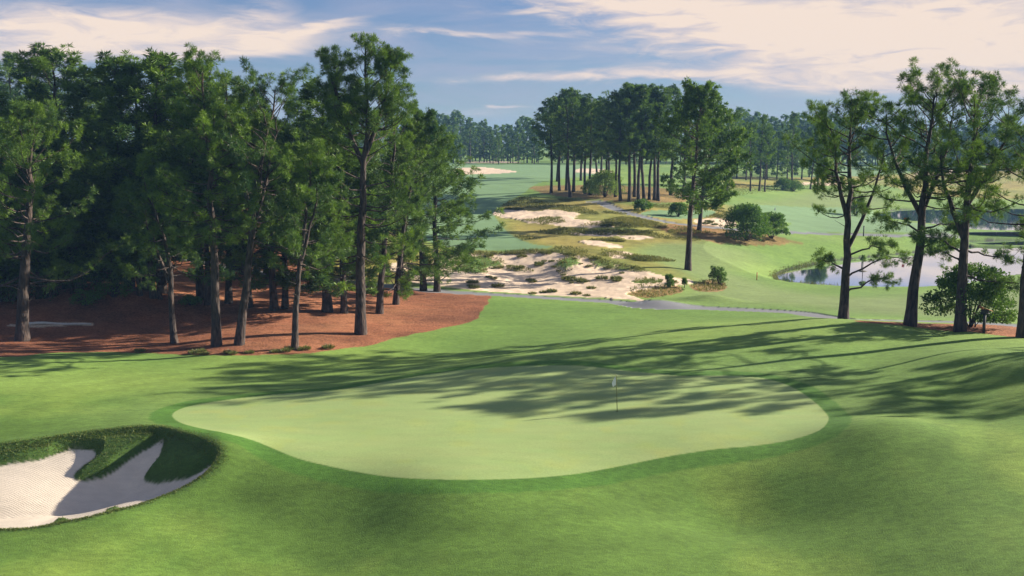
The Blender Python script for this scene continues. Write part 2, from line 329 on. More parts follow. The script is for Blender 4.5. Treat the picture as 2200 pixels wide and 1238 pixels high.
_m = GM['bunker_sand']; _nt = _m.node_tree; _L = _nt.links.new
_g = N(_nt, 'ShaderNodeNewGeometry'); _w = N(_nt, 'ShaderNodeTexWave', wave_type='RINGS', rings_direction='SPHERICAL', i_Scale=3.2, i_Distortion=9.0, i_Detail=2.0, i_Detail_Scale=.25)
_mp = N(_nt, 'ShaderNodeMapping'); _mp.inputs['Location'].default_value = (26, -38, 0); _mp.inputs['Scale'].default_value = (1, 1, 0); _L(_g.outputs['Position'], _mp.inputs['Vector']); _L(_mp.outputs[0], _w.inputs['Vector'])
_b2 = N(_nt, 'ShaderNodeBump', i_Strength=.35, i_Distance=.012); _L(_w.outputs['Fac'], _b2.inputs['Height'])
_old = [n for n in _nt.nodes if n.type == 'BUMP' and n != _b2][0]; _L(_old.outputs[0], _b2.inputs['Normal']); _L(_b2.outputs[0], _nt.nodes['Principled BSDF'].inputs['Normal'])
# grid normals
P3 = np.stack([X, Y, Z], -1)
du = np.gradient(P3, axis=1); dv = np.gradient(P3, axis=0); NR = np.cross(du, dv); ln = np.linalg.norm(NR, axis=-1, keepdims=True)
NR = np.where(ln > 1e-9, NR/np.maximum(ln, 1e-9), np.array([0, 0, 1.]))
idx = np.arange(nr*nc).reshape(nr, nc)
Q = np.stack([idx[:-1, :-1], idx[:-1, 1:], idx[1:, 1:], idx[1:, :-1]], -1).reshape(-1, 4)
Kf = (K[:-1, :-1]+K[1:, 1:]+K[:-1, 1:]+K[1:, :-1]).reshape(-1, len(KN)).argmax(1)
Pf = P3.reshape(-1, 3); Cf = C.reshape(-1, 3); Nf = NR.reshape(-1, 3)
area = np.abs(np.cross((Pf[Q[:, 2]]-Pf[Q[:, 0]])[:, :2], (Pf[Q[:, 3]]-Pf[Q[:, 1]])[:, :2]))
ok = area > 1e-7
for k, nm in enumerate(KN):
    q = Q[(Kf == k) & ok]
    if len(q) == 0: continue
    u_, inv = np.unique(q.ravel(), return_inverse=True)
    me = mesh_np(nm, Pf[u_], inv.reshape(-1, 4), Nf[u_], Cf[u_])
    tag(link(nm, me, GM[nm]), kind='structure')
# final height lookup for placing things: bilinear from the grid
from bisect import bisect
def ground_z(x, y):
    j = int(np.clip(np.searchsorted(rows, y)-1, 0, nr-2)); fy = (y-rows[j])/(rows[j+1]-rows[j])
    def zr(jj): return np.interp(x, X[jj], Z[jj])
    return float(zr(j)*(1-fy)+zr(j+1)*fy)
def place(px, py):
    a, b, _ = raycast([px], [py], z_floor); a = float(a[0]); b = float(b[0]); return a, b, ground_z(a, b)

# water
m, nt, b = mat_new('pond_water'); nt.nodes.remove(b); L = nt.links.new
gl = N(nt, 'ShaderNodeBsdfGlossy', i_Roughness=.03); gl.inputs['Color'].default_value = (.93, .95, 1, 1)
df = N(nt, 'ShaderNodeBsdfDiffuse'); df.inputs['Color'].default_value = (.03, .045, .04, 1)
mxs = N(nt, 'ShaderNodeMixShader'); lw = N(nt, 'ShaderNodeFresnel', i_IOR=3.0)
tcw = N(nt, 'ShaderNodeNewGeometry'); now = N(nt, 'ShaderNodeTexNoise', i_Scale=.8, i_Detail=3.0); bw = N(nt, 'ShaderNodeBump', i_Strength=.04, i_Distance=.03)
L(tcw.outputs['Position'], now.inputs['Vector']); L(now.outputs['Fac'], bw.inputs['Height']); L(bw.outputs[0], gl.inputs['Normal'])
wf = N(nt, 'ShaderNodeMath', operation='MULTIPLY_ADD'); wf.inputs[1].default_value = .12; wf.inputs[2].default_value = .85; L(lw.outputs[0], wf.inputs[0]); L(wf.outputs[0], mxs.inputs[0]); L(df.outputs[0], mxs.inputs[1]); L(gl.outputs[0], mxs.inputs[2]); L(mxs.outputs[0], nt.nodes['Material Output'].inputs[0])
WATER = m
from mathutils.geometry import delaunay_2d_cdt
for P, nm in zip(WPW, ('pond_water', 'pond_water', 'lake_water')):
    x0, y0 = P.min(0)-1.5; x1, y1 = P.max(0)+1.5
    # dilate the outline a little so that the sheet tucks under the bank
    Cn = P.mean(0); e = np.roll(P, -1, 0)-np.roll(P, 1, 0); e /= np.linalg.norm(e, axis=1, keepdims=True)+1e-9
    nrm = np.stack([e[:, 1], -e[:, 0]], 1); sgn = 1 if np.sum((P[:, 0]*np.roll(P[:, 1], -1)-np.roll(P[:, 0], -1)*P[:, 1])) > 0 else -1
    D = P + nrm*sgn*.12
    v, _, f, *_r = delaunay_2d_cdt([Vector(p) for p in D.tolist()], [], [list(range(len(D)))], 1, 1e-5)
    me = bpy.data.meshes.new(nm); me.from_pydata([(p.x, p.y, WZ) for p in v], [], f); me.update()
    if me.polygons[0].normal.z < 0: me.flip_normals()
    tag(link(nm, me, WATER), kind='structure')

# ------------------------------------------------------------------ vegetation materials
def leaf_mat(name, ca, cb, trans=.25, objvar=.25):
    m, nt, b = mat_new(name); L = nt.links.new; nt.nodes.remove(b)
    at = N(nt, 'ShaderNodeAttribute', attribute_name='tint'); oi = N(nt, 'ShaderNodeObjectInfo')
    ad = N(nt, 'ShaderNodeMath', operation='MULTIPLY_ADD'); L(oi.outputs['Random'], ad.inputs[0]); ad.inputs[1].default_value = objvar; L(at.outputs['Fac'], ad.inputs[2])
    cr = N(nt, 'ShaderNodeMix', data_type='RGBA'); L(ad.outputs[0], cr.inputs['Factor']); cr.inputs[6].default_value = (*ca, 1); cr.inputs[7].default_value = (*cb, 1)
    d = N(nt, 'ShaderNodeBsdfDiffuse'); t = N(nt, 'ShaderNodeBsdfTranslucent'); g = N(nt, 'ShaderNodeBsdfGlossy', i_Roughness=.45); mx = N(nt, 'ShaderNodeMixShader', i_Fac=trans); mg = N(nt, 'ShaderNodeMixShader', i_Fac=.02)
    L(cr.outputs[2], d.inputs['Color']); L(cr.outputs[2], t.inputs['Color']); L(d.outputs[0], mx.inputs[1]); L(t.outputs[0], mx.inputs[2]); L(mx.outputs[0], mg.inputs[1]); L(g.outputs[0], mg.inputs[2])
    L(mg.outputs[0], nt.nodes['Material Output'].inputs[0]); return m
NEEDLE = leaf_mat('pine_needles', (.010, .046, .022), (.145, .245, .022), .33)
LEAF = leaf_mat('broad_leaves', (.035, .095, .014), (.13, .24, .025), .35)
GRASSY = leaf_mat('tall_grass', (.04, .075, .014), (.20, .20, .05), .3)
def bark_mat():
    m, nt, b = mat_new('pine_bark'); L = nt.links.new
    tc = N(nt, 'ShaderNodeTexCoord'); mp = N(nt, 'ShaderNodeMapping'); mp.inputs['Scale'].default_value = (1, 1, .28); L(tc.outputs['Object'], mp.inputs['Vector'])
    vo = N(nt, 'ShaderNodeTexVoronoi', i_Scale=7.0); L(mp.outputs[0], vo.inputs['Vector']); no = N(nt, 'ShaderNodeTexNoise', i_Scale=5.0, i_Detail=6.0); L(mp.outputs[0], no.inputs['Vector'])
    cr = N(nt, 'ShaderNodeValToRGB'); cr.color_ramp.elements[0].color = (.014, .011, .010, 1); cr.color_ramp.elements[1].color = (.105, .072, .056, 1); cr.color_ramp.elements[0].position = .35; cr.color_ramp.elements[1].position = .75
    L(no.outputs['Fac'], cr.inputs[0]); L(cr.outputs[0], b.inputs['Base Color']); b.inputs['Roughness'].default_value = .95
    bp = N(nt, 'ShaderNodeBump', i_Strength=.9, i_Distance=.06); L(vo.outputs['Distance'], bp.inputs['Height']); L(bp.outputs[0], b.inputs['Normal']); return m
BARK = bark_mat()
def plain(name, col, rough=.7, ns=8, var=.2):
    m, nt, b = mat_new(name); L = nt.links.new
    tc = N(nt, 'ShaderNodeTexCoord'); no = N(nt, 'ShaderNodeTexNoise', i_Scale=float(ns), i_Detail=4.0); L(tc.outputs['Object'], no.inputs['Vector'])
    cr = N(nt, 'ShaderNodeValToRGB'); cr.color_ramp.elements[0].color = (*[v*(1-var) for v in col], 1); cr.color_ramp.elements[1].color = (*[min(1, v*(1+var)) for v in col], 1)
    L(no.outputs['Fac'], cr.inputs[0]); L(cr.outputs[0], b.inputs['Base Color']); b.inputs['Roughness'].default_value = rough; return m

# ------------------------------------------------------------------ tree building
class Tubes:
    def __init__(s): s.V = []; s.F = []; s.n = 0
    def add(s, P, rad, k=6):
        P = np.asarray(P, float); rad = np.asarray(rad, float); n = len(P)
        T = np.gradient(P, axis=0); T /= np.linalg.norm(T, axis=1, keepdims=True)+1e-9
        a = np.where(np.abs(T[:, 2:3]) > .9, np.array([[1., 0, 0]]), np.array([[0, 0, 1.]]))
        if abs(T[0, 2]) > .7: a = np.tile([[1., 0, 0]], (n, 1))
        elif abs(T[0, 2]) <= .7: a = np.tile([[.05, .03, 1.]], (n, 1))
        B = np.cross(T, a); B /= np.linalg.norm(B, axis=1, keepdims=True)+1e-9; Nn = np.cross(B, T)
        th = np.arange(k)*2*np.pi/k
        ring = P[:, None]+rad[:, None, None]*(np.cos(th)[None, :, None]*B[:, None]+np.sin(th)[None, :, None]*Nn[:, None])
        s.V.append(ring.reshape(-1, 3)); i = np.arange(n-1)[:, None]*k; j = np.arange(k)[None]; j2 = (j+1) % k
        s.F.append(np.stack([s.n+i+j, s.n+i+j2, s.n+i+k+j2, s.n+i+k+j], -1).reshape(-1, 4)); s.n += n*k
    def mesh(s, name): return mesh_np(name, np.concatenate(s.V), np.concatenate(s.F))
def unit(v): return v/(np.linalg.norm(v, axis=-1, keepdims=True)+1e-9)
def blades(r, Pt, D, K, Lm, wd, spread, droop=0.0, tint=None):
    """K needle bundles round each point Pt in a cone about D"""
    n = len(Pt); d = np.repeat(D, K, 0); p = np.repeat(Pt, K, 0)
    v = unit(d + spread*r.normal(size=(n*K, 3))); v[:, 2] -= droop; v = unit(v)
    ln = Lm*r.uniform(.65, 1.15, (n*K, 1)); side = unit(np.cross(v, r.normal(size=(n*K, 3))))
    w = wd*r.uniform(.7, 1.2, (n*K, 1))
    a = p + v*ln*.12; mid = p + v*ln*.55; tip = p + v*ln
    V = np.stack([a, mid+side*w, tip, mid-side*w], 1).reshape(-1, 3)
    Fc = np.arange(n*K*4).reshape(-1, 4)
    t = np.repeat(tint if tint is not None else r.uniform(0, 1, n), K) + r.normal(0, .08, n*K)
    return V, Fc, np.repeat(np.clip(t, 0, 1), 4)
def pine_mesh(seed, H=24., cs=.4, Rc=3.6, top=(0, 0), bend=.3, r0=.33, nb=60, tw=11, tl=.45, tk=11, wd=.035, limbs=(), sk=10, gap=.35, prof=0, stubs=6, skew=(0, 0), low=None, tuftlen=None):
    r = np.random.default_rng(seed); tb = Tubes()
    def prof_f(t):
        if prof == 0: return (.62+.38*np.sin(np.pi*min(t*1.15+.05, 1)))*math.sqrt(max(0, 1-t**2.6))+.1
        if prof == 1: return (.35+.75*math.sin(np.pi*min(.12+t*.75, 1)))*math.sqrt(max(0, 1-t**5))+.12   # high spreading crown
        return (1.0-.62*t)*math.sqrt(max(0, 1-t**5))+.08                                                 # wide below, like a cone
    axes = []
    n = 14; t = np.linspace(0, 1, n); ph = r.uniform(0, 6.28)
    P = np.stack([top[0]*t**1.1 + bend*np.sin(t*3.0+ph)*t*(1-t)*2.2 + .12*r.normal(size=n)*t, top[1]*t + bend*np.cos(t*2.6+ph)*t*(1-t)*2 + .12*r.normal(size=n)*t, H*t], 1)
    P[0, 2] = -.25
    rad = r0*(1.0-.88*t**1.15); rad[0] *= 1.28; rad[1] *= 1.03
    tb.add(P, rad, sk); axes.append((P, t, cs, 1.0, 1.0))
    for (f, az, spread, fr, ht) in limbs:      # big forks: height fraction, azimuth, reach, radius factor, top fraction
        p0 = np.array([np.interp(f, t, P[:, k]) for k in range(3)]); q = np.linspace(0, 1, 8)
        end = np.array([p0[0]+math.cos(az)*spread, p0[1]+math.sin(az)*spread, H*ht])
        Lp = p0+(end-p0)*q[:, None]; Lp[:, :2] += (np.sin(q*np.pi/2)-q)[:, None]*np.array([math.cos(az), math.sin(az)])*spread*.8; Lp += .10*r.normal(size=Lp.shape)*q[:, None]
        tb.add(Lp, r0*fr*(1-.8*q), 7); axes.append((Lp, q, .25, .7, fr*1.2))
    TP = []; TD = []; TT = []
    gaps = [(r.uniform(0, 6.28), r.uniform(0, .9)) for _ in range(4)]
    for ai, (P_, t_, c0, rs, frac) in enumerate(axes):
        nbb = int(nb*(1 if ai == 0 else .45)); az = r.uniform(0, 6.28)
        for i in range(nbb):
            f = (i+r.uniform(0, 1))/nbb; tt = c0+(1-c0)*f*.985; az += 2.4+r.normal(0, .35)
            fz = np.interp(tt, t_, P_[:, 2])/H; fc = np.clip((fz-cs)/(1-cs), 0, 1)
            if any(abs((az-ga+np.pi) % (2*np.pi)-np.pi) < .7 and abs(fc-gf) < .12 for ga, gf in gaps): continue
            if r.uniform() < gap*(1-fc)**1.5: continue
            p0 = np.array([np.interp(tt, t_, P_[:, k]) for k in range(3)])
            ln = Rc*rs*prof_f(fc)*r.uniform(.55, 1.12) + .25
            hd = np.array([math.cos(az), math.sin(az)]); ln *= 1+skew[0]*hd[0]+skew[1]*hd[1]; ln = max(ln, .4)
            el0 = R(-5+60*fc**1.3)+r.normal(0, .14)
            q = np.linspace(0, 1, 6); bx = ln*q*math.cos(el0); bz = ln*(q*math.sin(el0) + .28*q**2.2*(1-.5*fc) - .10*np.sin(q*np.pi)*(1-fc))
            wob = np.cumsum(r.normal(0, .05*ln, (6, 3)), 0); wob[0] = 0
            B = p0+np.stack([hd[0]*bx, hd[1]*bx, bz], 1)+wob*.5
            br = max(.02, r0*.20*(1-.5*fc)*(ln/Rc)**.5)
            tb.add(B, br*(1-.85*q)+.006, 4)
            nt_ = max(3, int(tw*(.45+.7*ln/Rc)))
            btint = r.uniform(0, 1)
            for k in range(nt_):
                s = 1-.55*r.uniform(0, 1)**1.3 if k else 1.0
                b0 = np.array([np.interp(s, q, B[:, j]) for j in range(3)]); bd = unit(B[min(int(s*5)+1, 5)]-B[min(int(s*5), 4)])
                dv_ = unit(bd*.75+r.normal(size=3)*.62+np.array([0, 0, .30])); l2 = r.uniform(.3, .85)*(1.15-.35*s)*(.6+.4*ln/Rc)
                b1 = b0+dv_*l2
                if k % 2 == 0: tb.add(np.stack([b0, (b0+b1)/2+.04*r.normal(size=3), b1]), [.014, .010, .006], 3)
                TP.append(b1); TD.append(dv_); TT.append(.7*btint+.3*r.uniform())
                for w_ in range(1):
                    TP.append(b0+dv_*l2*r.uniform(.35, .9)+.14*r.normal(size=3)); TD.append(unit(dv_+.6*r.normal(size=3)+np.array([0, 0, .3]))); TT.append(.7*btint+.3*r.uniform())
    for i in range(stubs):
        tt = r.uniform(min(.25, cs*.6), cs+.1); az = r.uniform(0, 6.28); p0 = np.array([np.interp(tt, t, P[:, k]) for k in range(3)]); ln = r.uniform(.5, 1.8)
        d = np.array([math.cos(az), math.sin(az), r.uniform(-.1, .5)]); q = np.linspace(0, 1, 4); Bq = p0+d*ln*q[:, None]+np.cumsum(r.normal(0, .05, (4, 3)), 0)*q[:, None]
        tb.add(Bq, .03*(1-.8*q)+.004, 4)
    if low:                                        # single low leafy limbs: (height fraction, azimuth, length, dz)
        for f, az, ln, dz in low:
            p0 = np.array([np.interp(f, t, P[:, k]) for k in range(3)]); q = np.linspace(0, 1, 8)
            B = p0+np.stack([math.cos(az)*ln*q, math.sin(az)*ln*q, dz*np.sin(q*1.9)], 1); B[1:] += r.normal(0, .10, (7, 3)); tb.add(B, .10*(1-.85*q)+.008, 5)
            for k in range(16):
                s = r.uniform(.45, 1); b0 = np.array([np.interp(s, q, B[:, j]) for j in range(3)]); dv_ = unit(np.array([math.cos(az), math.sin(az), .2])*.5+r.normal(size=3)*.8); b1 = b0+dv_*r.uniform(.3, 1.1)
                tb.add(np.stack([b0, (b0+b1)/2, b1]), [.02, .012, .006], 3)
                for w_ in range(4): TP.append(b0+(b1-b0)*r.uniform(.5, 1.1)+.12*r.normal(size=3)); TD.append(unit(dv_+.5*r.normal(size=3))); TT.append(r.uniform())
    TP = np.array(TP); f_ = H/(np.percentile(TP[:, 2], 99.7)+tl*.6); TP[:, 2] *= f_
    for v_ in tb.V: v_[:, 2] *= f_
    V, Fc, T = blades(r, TP, np.array(TD), tk, tl, wd, .9, .06, np.array(TT))
    return tb.mesh('trunk'), mesh_np('crown', V, Fc, smooth=False, attr=T)
def tree_obj(meshes, loc, name='pine_tree', rz=0, sc=1., label=None, cat='pine tree', group=None, leaf=None):
    e = empty(name, loc, rz); e.scale = (sc, sc, sc) if np.isscalar(sc) else sc
    for nm, me, mt in (('trunk', meshes[0], BARK), ('crown', meshes[1], leaf or NEEDLE)):
        if not me.materials: me.materials.append(mt)
        o = bpy.data.objects.new(nm, me); COL.objects.link(o); o.parent = e
    return tag(e, label, cat, group)
def measure(px, py, tx, ty):
    x, y, z = place(px, py); dx, dy, dz = ray(tx, ty); t = y/dy
    return (x, y, z), float(EYE+dz*t-z), float(dx*t-x)

# hero pines: base px, base py, top px, top py, label, options
DET = dict(tl=.42, tk=32, wd=.0165)
HERO = [
 (48, 731, 62, 215, 'broad dark pine with an orange bark scar on its thick trunk, at left edge', dict(cs=.24, Rc=6.4, r0=.50, nb=90, prof=2, tw=14, gap=.1)),
 (375, 736, 300, 330, 'short pine with a crooked forked trunk leaning left over the pine straw', dict(cs=.36, Rc=4.0, r0=.27, nb=50, bend=1.2, prof=2, limbs=((.34, 2.8, 2.2, .6, .8),))),
 (465, 743, 436, 104, 'tall straight pine standing on the straw just left of the right-leaning trunk', dict(cs=.38, Rc=4.4, r0=.37, nb=84)),
 (513, 741, 592, 132, 'tall pine whose trunk leans clearly to the right, beside the straight one', dict(cs=.42, Rc=4.6, r0=.36, nb=66, prof=1, limbs=((.5, 2.6, 2.0, .6, .93), (.46, .4, 2.0, .5, .9)))),
 (590, 667, 560, 240, 'dark pine standing back on the straw between the leaning pine and the slim front one', dict(cs=.28, Rc=4.4, r0=.36, nb=66)),
 (633, 750, 668, 300, 'slim pine nearest the lawn at the front edge of the straw', dict(cs=.36, Rc=3.8, r0=.27, nb=58, prof=2, limbs=((.42, .3, 1.6, .6, .9),))),
 (695, 667, 742, 345, 'thin pine leaning right with grey trunk, left of the tallest pine', dict(cs=.40, Rc=3.4, r0=.22, nb=46, prof=2, bend=.5)),
 (775, 718, 790, 74, 'tallest pine of the left grove with a thick straight trunk and open forked top', dict(cs=.27, Rc=4.6, r0=.46, nb=96, tw=12, limbs=((.62, .2, 2.4, .5, .97), (.6, 3.0, 2.6, .5, .95)))),
 (815, 673, 852, 185, 'pine with straight dark trunk just right of the tallest pine', dict(cs=.25, Rc=4.8, r0=.33, nb=76, prof=2)),
 (850, 654, 905, 235, 'bushy pine at right end of the left grove, boughs over the cart path', dict(cs=.10, Rc=6.0, r0=.31, nb=120, prof=2, skew=(.2, -.1), gap=.0, tw=19)),
 (859, 637, 880, 300, 'thin pine trunk almost hidden behind the bushy pine over the path', dict(cs=.5, Rc=3, r0=.22, nb=36)),
 (491, 652, 485, 150, 'straight dark pine standing well behind the two front trunks', dict(cs=.36, Rc=4.0, r0=.33, nb=56)),
 (1812, 684, 1832, 196, 'forked pine with long low boughs, leftmost of those before the pond', dict(cs=.50, Rc=3.9, r0=.40, nb=48, prof=1, gap=.45, tw=11, bend=.12, limbs=((.34, .1, 2.9, .50, .84), (.47, 3.0, 1.5, .6, .90)), low=((.20, .15, 5.6, 1.9), (.13, .2, 4.2, 1.2), (.24, 2.9, 2.2, .9), (.31, .3, 4.5, .8)))),
 (1955, 700, 2010, 136, 'pine between forked one and shrub, trunk curving right into broad top', dict(cs=.52, Rc=4.7, r0=.45, nb=52, prof=1, gap=.5, tw=11, bend=.15, limbs=((.48, 2.8, 3.0, .5, .90), (.5, .4, 2.6, .5, .93)), low=((.34, .3, 3.4, .8), (.40, 2.9, 3.2, 1.3), (.42, .2, 3.8, .6)))),
 (2063, 713, 2100, 140, 'pine growing against the round shrub, crown spreading right in ragged sprays', dict(cs=.50, Rc=4.9, r0=.43, nb=52, prof=1, gap=.5, tw=11, limbs=((.40, 2.7, 2.2, .6, .8), (.55, .2, 3.2, .5, .93)), low=((.25, -.2, 4.5, -.6), (.34, 3.0, 3.6, 1.4), (.36, .1, 4.2, -.6), (.30, 2.9, 2.2, 1)))),
 (2197, 724, 2235, 250, 'pine cut off by the right edge of the picture', dict(cs=.46, Rc=3.8, r0=.40, nb=44, prof=1, gap=.45)),
]
SEED = 100
for i, (bx, by, tx, ty, lab, kw) in enumerate(HERO):
    loc, H, dx = measure(bx, by, tx, ty)
    o = dict(DET); o.update(kw); ms = pine_mesh(SEED+i, H=H, top=(dx, 0), **o)
    tree_obj(ms, loc, label=lab, group='pines of the left grove' if bx < 1000 else 'pines in front of the pond')
# single mid-distance pines
for bx, by, tx, ty, lab, kw in [(1478, 581, 1507, 173, 'lone tall pine with a long bare trunk beyond the waste sand', dict(cs=.37, Rc=6.2, r0=.40, nb=120, skew=(-.05, 0), tw=13, gap=.15)),
                                (1502, 496, 1536, 215, 'smaller pine just behind the lone tall one, trunk curving slightly', dict(cs=.26, Rc=5.6, r0=.36, nb=96, prof=0, gap=.1))]:
    loc, H, dx = measure(bx, by, tx, ty); ms = pine_mesh(int(bx), H=H, top=(dx, 0), tl=.55, tk=15, wd=.055, **kw); tree_obj(ms, loc, label=lab, group='pines beyond the waste sand')

# shared pines
MIDV = [pine_mesh(300+i, H=24, cs=cs, Rc=rc, nb=78, tl=.60, tk=14, wd=.050, tw=10, r0=.31, prof=p, bend=.5, top=(tp, 0), stubs=4, sk=8) for i, (cs, rc, p, tp) in enumerate([(.38, 4.0, 0, .5), (.42, 4.4, 1, -.6), (.34, 4.3, 0, .2), (.38, 3.9, 0, 1.2), (.44, 4.8, 1, -1.0)])]
FULLV = [pine_mesh(340+i, H=24, cs=.12, Rc=rc, nb=120, tl=.55, tk=18, wd=.036, tw=11, r0=.33, prof=0, gap=.1, stubs=3, sk=8) for i, rc in enumerate([5.4, 4.9, 5.8])]
FARV = [pine_mesh(360+i, H=24, cs=cs, Rc=rc, nb=46, tl=1.1, tk=9, wd=.16, tw=6, r0=.32, prof=0, gap=.2, stubs=2, sk=6) for i, (cs, rc) in enumerate([(.1, 4.4), (.2, 4.0), (.06, 4.8), (.27, 4.2)])]
ORD = 'first second third fourth fifth sixth seventh eighth ninth tenth eleventh twelfth thirteenth fourteenth fifteenth sixteenth seventeenth eighteenth nineteenth twentieth twenty-first twenty-second twenty-third twenty-fourth twenty-fifth twenty-sixth twenty-seventh twenty-eighth twenty-ninth thirtieth'.split()
CL = pp("1184,415 1197,390 1202,410 1217,410 1225,424 1232,413 1248,388 1257,416 1266,418 1283,384 1291,385 1299,421 1309,388 1322,424 1333,432 1352,433 1363,424 1372,432 1384,430 1395,429 1406,431 1414,432 1441,420 1468,426 1560,430")
def env(px): return float(np.interp(px, [1140, 1185, 1220, 1265, 1300, 1360, 1420, 1450, 1480, 1560, 1600], [200, 196, 186, 212, 196, 172, 170, 195, 200, 225, 240]))
r_ = np.random.default_rng(5)
for i, (bx, by) in enumerate(CL):
    tx = bx-8+r_.normal(0, 7)
    if bx == 1184: tx = 1168
    ty = env(tx)+abs(r_.normal(0, 12))
    loc, H, dx = measure(bx, by, tx, ty); v = MIDV[i % 5]
    tree_obj(v, loc, rz=r_.uniform(0, 6.28), sc=(H/24*1.2, H/24*1.2, H/24), label='tall pine in the middle grove, %s trunk from the grove\'s left edge' % ORD[i], group='pines of the middle grove')
RM = pp("1612,411 1631,411 1643,412 1700,409 1741,407 1756,407 1764,407 1769,407")
for i, (bx, by) in enumerate(RM):
    tx = bx+r_.normal(0, 5); ty = [262, 246, 268, 240, 262, 250, 268, 255][i]
    loc, H, dx = measure(bx, by, tx, ty)
    tree_obj(MIDV[(i*2+1) % 5], loc, rz=r_.uniform(0, 6.28), sc=H/24, label='hazy pine in the row behind the far bright lawn, %s from the left' % ORD[i], group='pines behind the far bright lawn')
# left hillside forest: tree tops given, base distances chosen
FL = pp("-40,120 15,112 70,128 112,96 160,140 205,150 250,112 290,135 322,114 365,160 410,135 20,200 95,215 180,220 250,230 330,225 -20,270 60,300 150,300 230,310 310,290 395,250 450,190 530,180 640,205 690,170 560,260 660,255 725,200 30,380 140,390 230,400 330,380 415,330 500,330 -90,200 -90,330 5,330 100,350 200,350 285,360 430,280 520,270 600,300 480,240 700,280 730,300 905,260 935,275")
for i, (tx, ty) in enumerate(FL):
    hgt = 20+r_.uniform(-2, 3)
    if ty > 320: hgt = 13+r_.uniform(-2, 2)
    if tx > 880: hgt = 19
    dx_, dy_, dz_ = ray(tx, ty); best = None
    for dist in np.linspace(92, 300, 105):
        y = dist; x = float(dx_/dy_*y); z = ground_z(x, y)
        e = abs(EYE+float(dz_/dy_)*y - z - hgt)
        if best is None or e < best[0]: best = (e, x, y, z)
    _, x, y, z = best; H = EYE+float(dz_/dy_)*y-z
    full = i % 3 != 2
    v = FULLV[i % 3] if full else MIDV[i % 5]
    tree_obj(v, (x, y, z), rz=r_.uniform(0, 6.28), sc=(H/24*1.5, H/24*1.5, H/24), label='dense pine in the wooded slope behind the left grove', group='pines crowding the left hillside')
for i, (bx, by, ty) in enumerate(pp("-40,640,430 15,612,400 70,600,380 125,596,400 175,600,420 225,590,390 280,596,410 325,586,400 200,560,340 100,560,330 20,560,320 290,548,330 345,560,400 -90,600,350 330,520,300 250,530,310")):
    loc, H, dx = measure(bx, by, bx, ty)
    tree_obj(FULLV[i % 3], loc, rz=i*1.7, sc=(H/24*1.5, H/24*1.5, H/24), label='low bushy dark pine in the shade of the left woods', group='young pines under the left woods')
# few bare trunks standing on the straw slope beyond the path
for i, (bx, by, ty) in enumerate([(408, 425, 250), (437, 492, 300), (474, 545, 240), (521, 510, 260), (578, 560, 250), (545, 480, 220), (610, 470, 260)]):
    loc, H, dx = measure(bx, by, bx, ty)
    tree_obj(MIDV[i % 5], loc, rz=i*1.3, sc=(H/24*1.1, H/24*1.1, H/24), label='slender pine on the straw slope beyond the path, %s from the left' % ORD[i], group='pines on the straw slope')
# far tree line
k = 0
def far_line(x0, x1, step, by, tyf, lab, grp, jit=10, base=None):
    global k
    for tx in np.arange(x0, x1, step):
        tx2 = tx+r_.uniform(-step, step)*.5; b = by+r_.uniform(-3, 4); loc, H, dx = measure(tx2, b, tx2, tyf(tx2)+r_.uniform(-jit, jit))
        H = np.clip(H, 12, 34)
        tree_obj(FARV[k % 4], loc, rz=r_.uniform(0, 6.28), sc=(H/24*r_.uniform(.95, 1.3), H/24*1.1, H/24), label=lab, group=grp); k += 1
far_line(930, 1160, 9, 347, lambda x: np.interp(x, [940, 990, 1010, 1060, 1140], [240, 245, 262, 262, 256]), 'distant hazy pine in the tree line past the end of the fairway', 'distant pines past the fairway')
far_line(935, 1170, 14, 350, lambda x: 285, 'low distant pine in front of the tree line past the fairway', 'lower distant pines past the fairway')
far_line(1180, 1620, 15, 350, lambda x: 262, 'distant hazy pine seen between the trunks of the middle grove', 'distant pines behind the middle grove')
far_line(1570, 1830, 9, 352, lambda x: np.interp(x, [1570, 1600, 1650, 1720, 1800], [240, 238, 258, 250, 252]), 'distant hazy pine right of the middle grove', 'distant pines right of the middle grove')
far_line(1590, 1790, 16, 384, lambda x: 275, 'dark pine on the shaded ground behind the far lawn', 'dark pines behind the far lawn')
far_line(1820, 2320, 10, 352, lambda x: np.interp(x, [1820, 1900, 2100, 2200], [262, 272, 262, 262]), 'distant hazy pine across the lake', 'distant pines across the lake')
far_line(1950, 2320, 15, 362, lambda x: 290, 'nearer hazy pine across the lake', 'nearer pines across the lake')
far_line(500, 940, 16, 347, lambda x: 255, 'distant pine glimpsed behind the left grove', 'distant pines behind the left grove')
# pines just outside the frame on the right whose shadows fall over the green
for i, (x, y, H, v) in enumerate([(42, 70.4, 18, 1), (53, 70.2, 20, 2), (73, 70.6, 22, 4)]):
    tree_obj(MIDV[v], (x, y, ground_z(x, y)), rz=i*2.1, sc=(H/24*.8, H/24*.8, H/24), label='tall pine standing right of the view beside the green', group='pines right of the green')

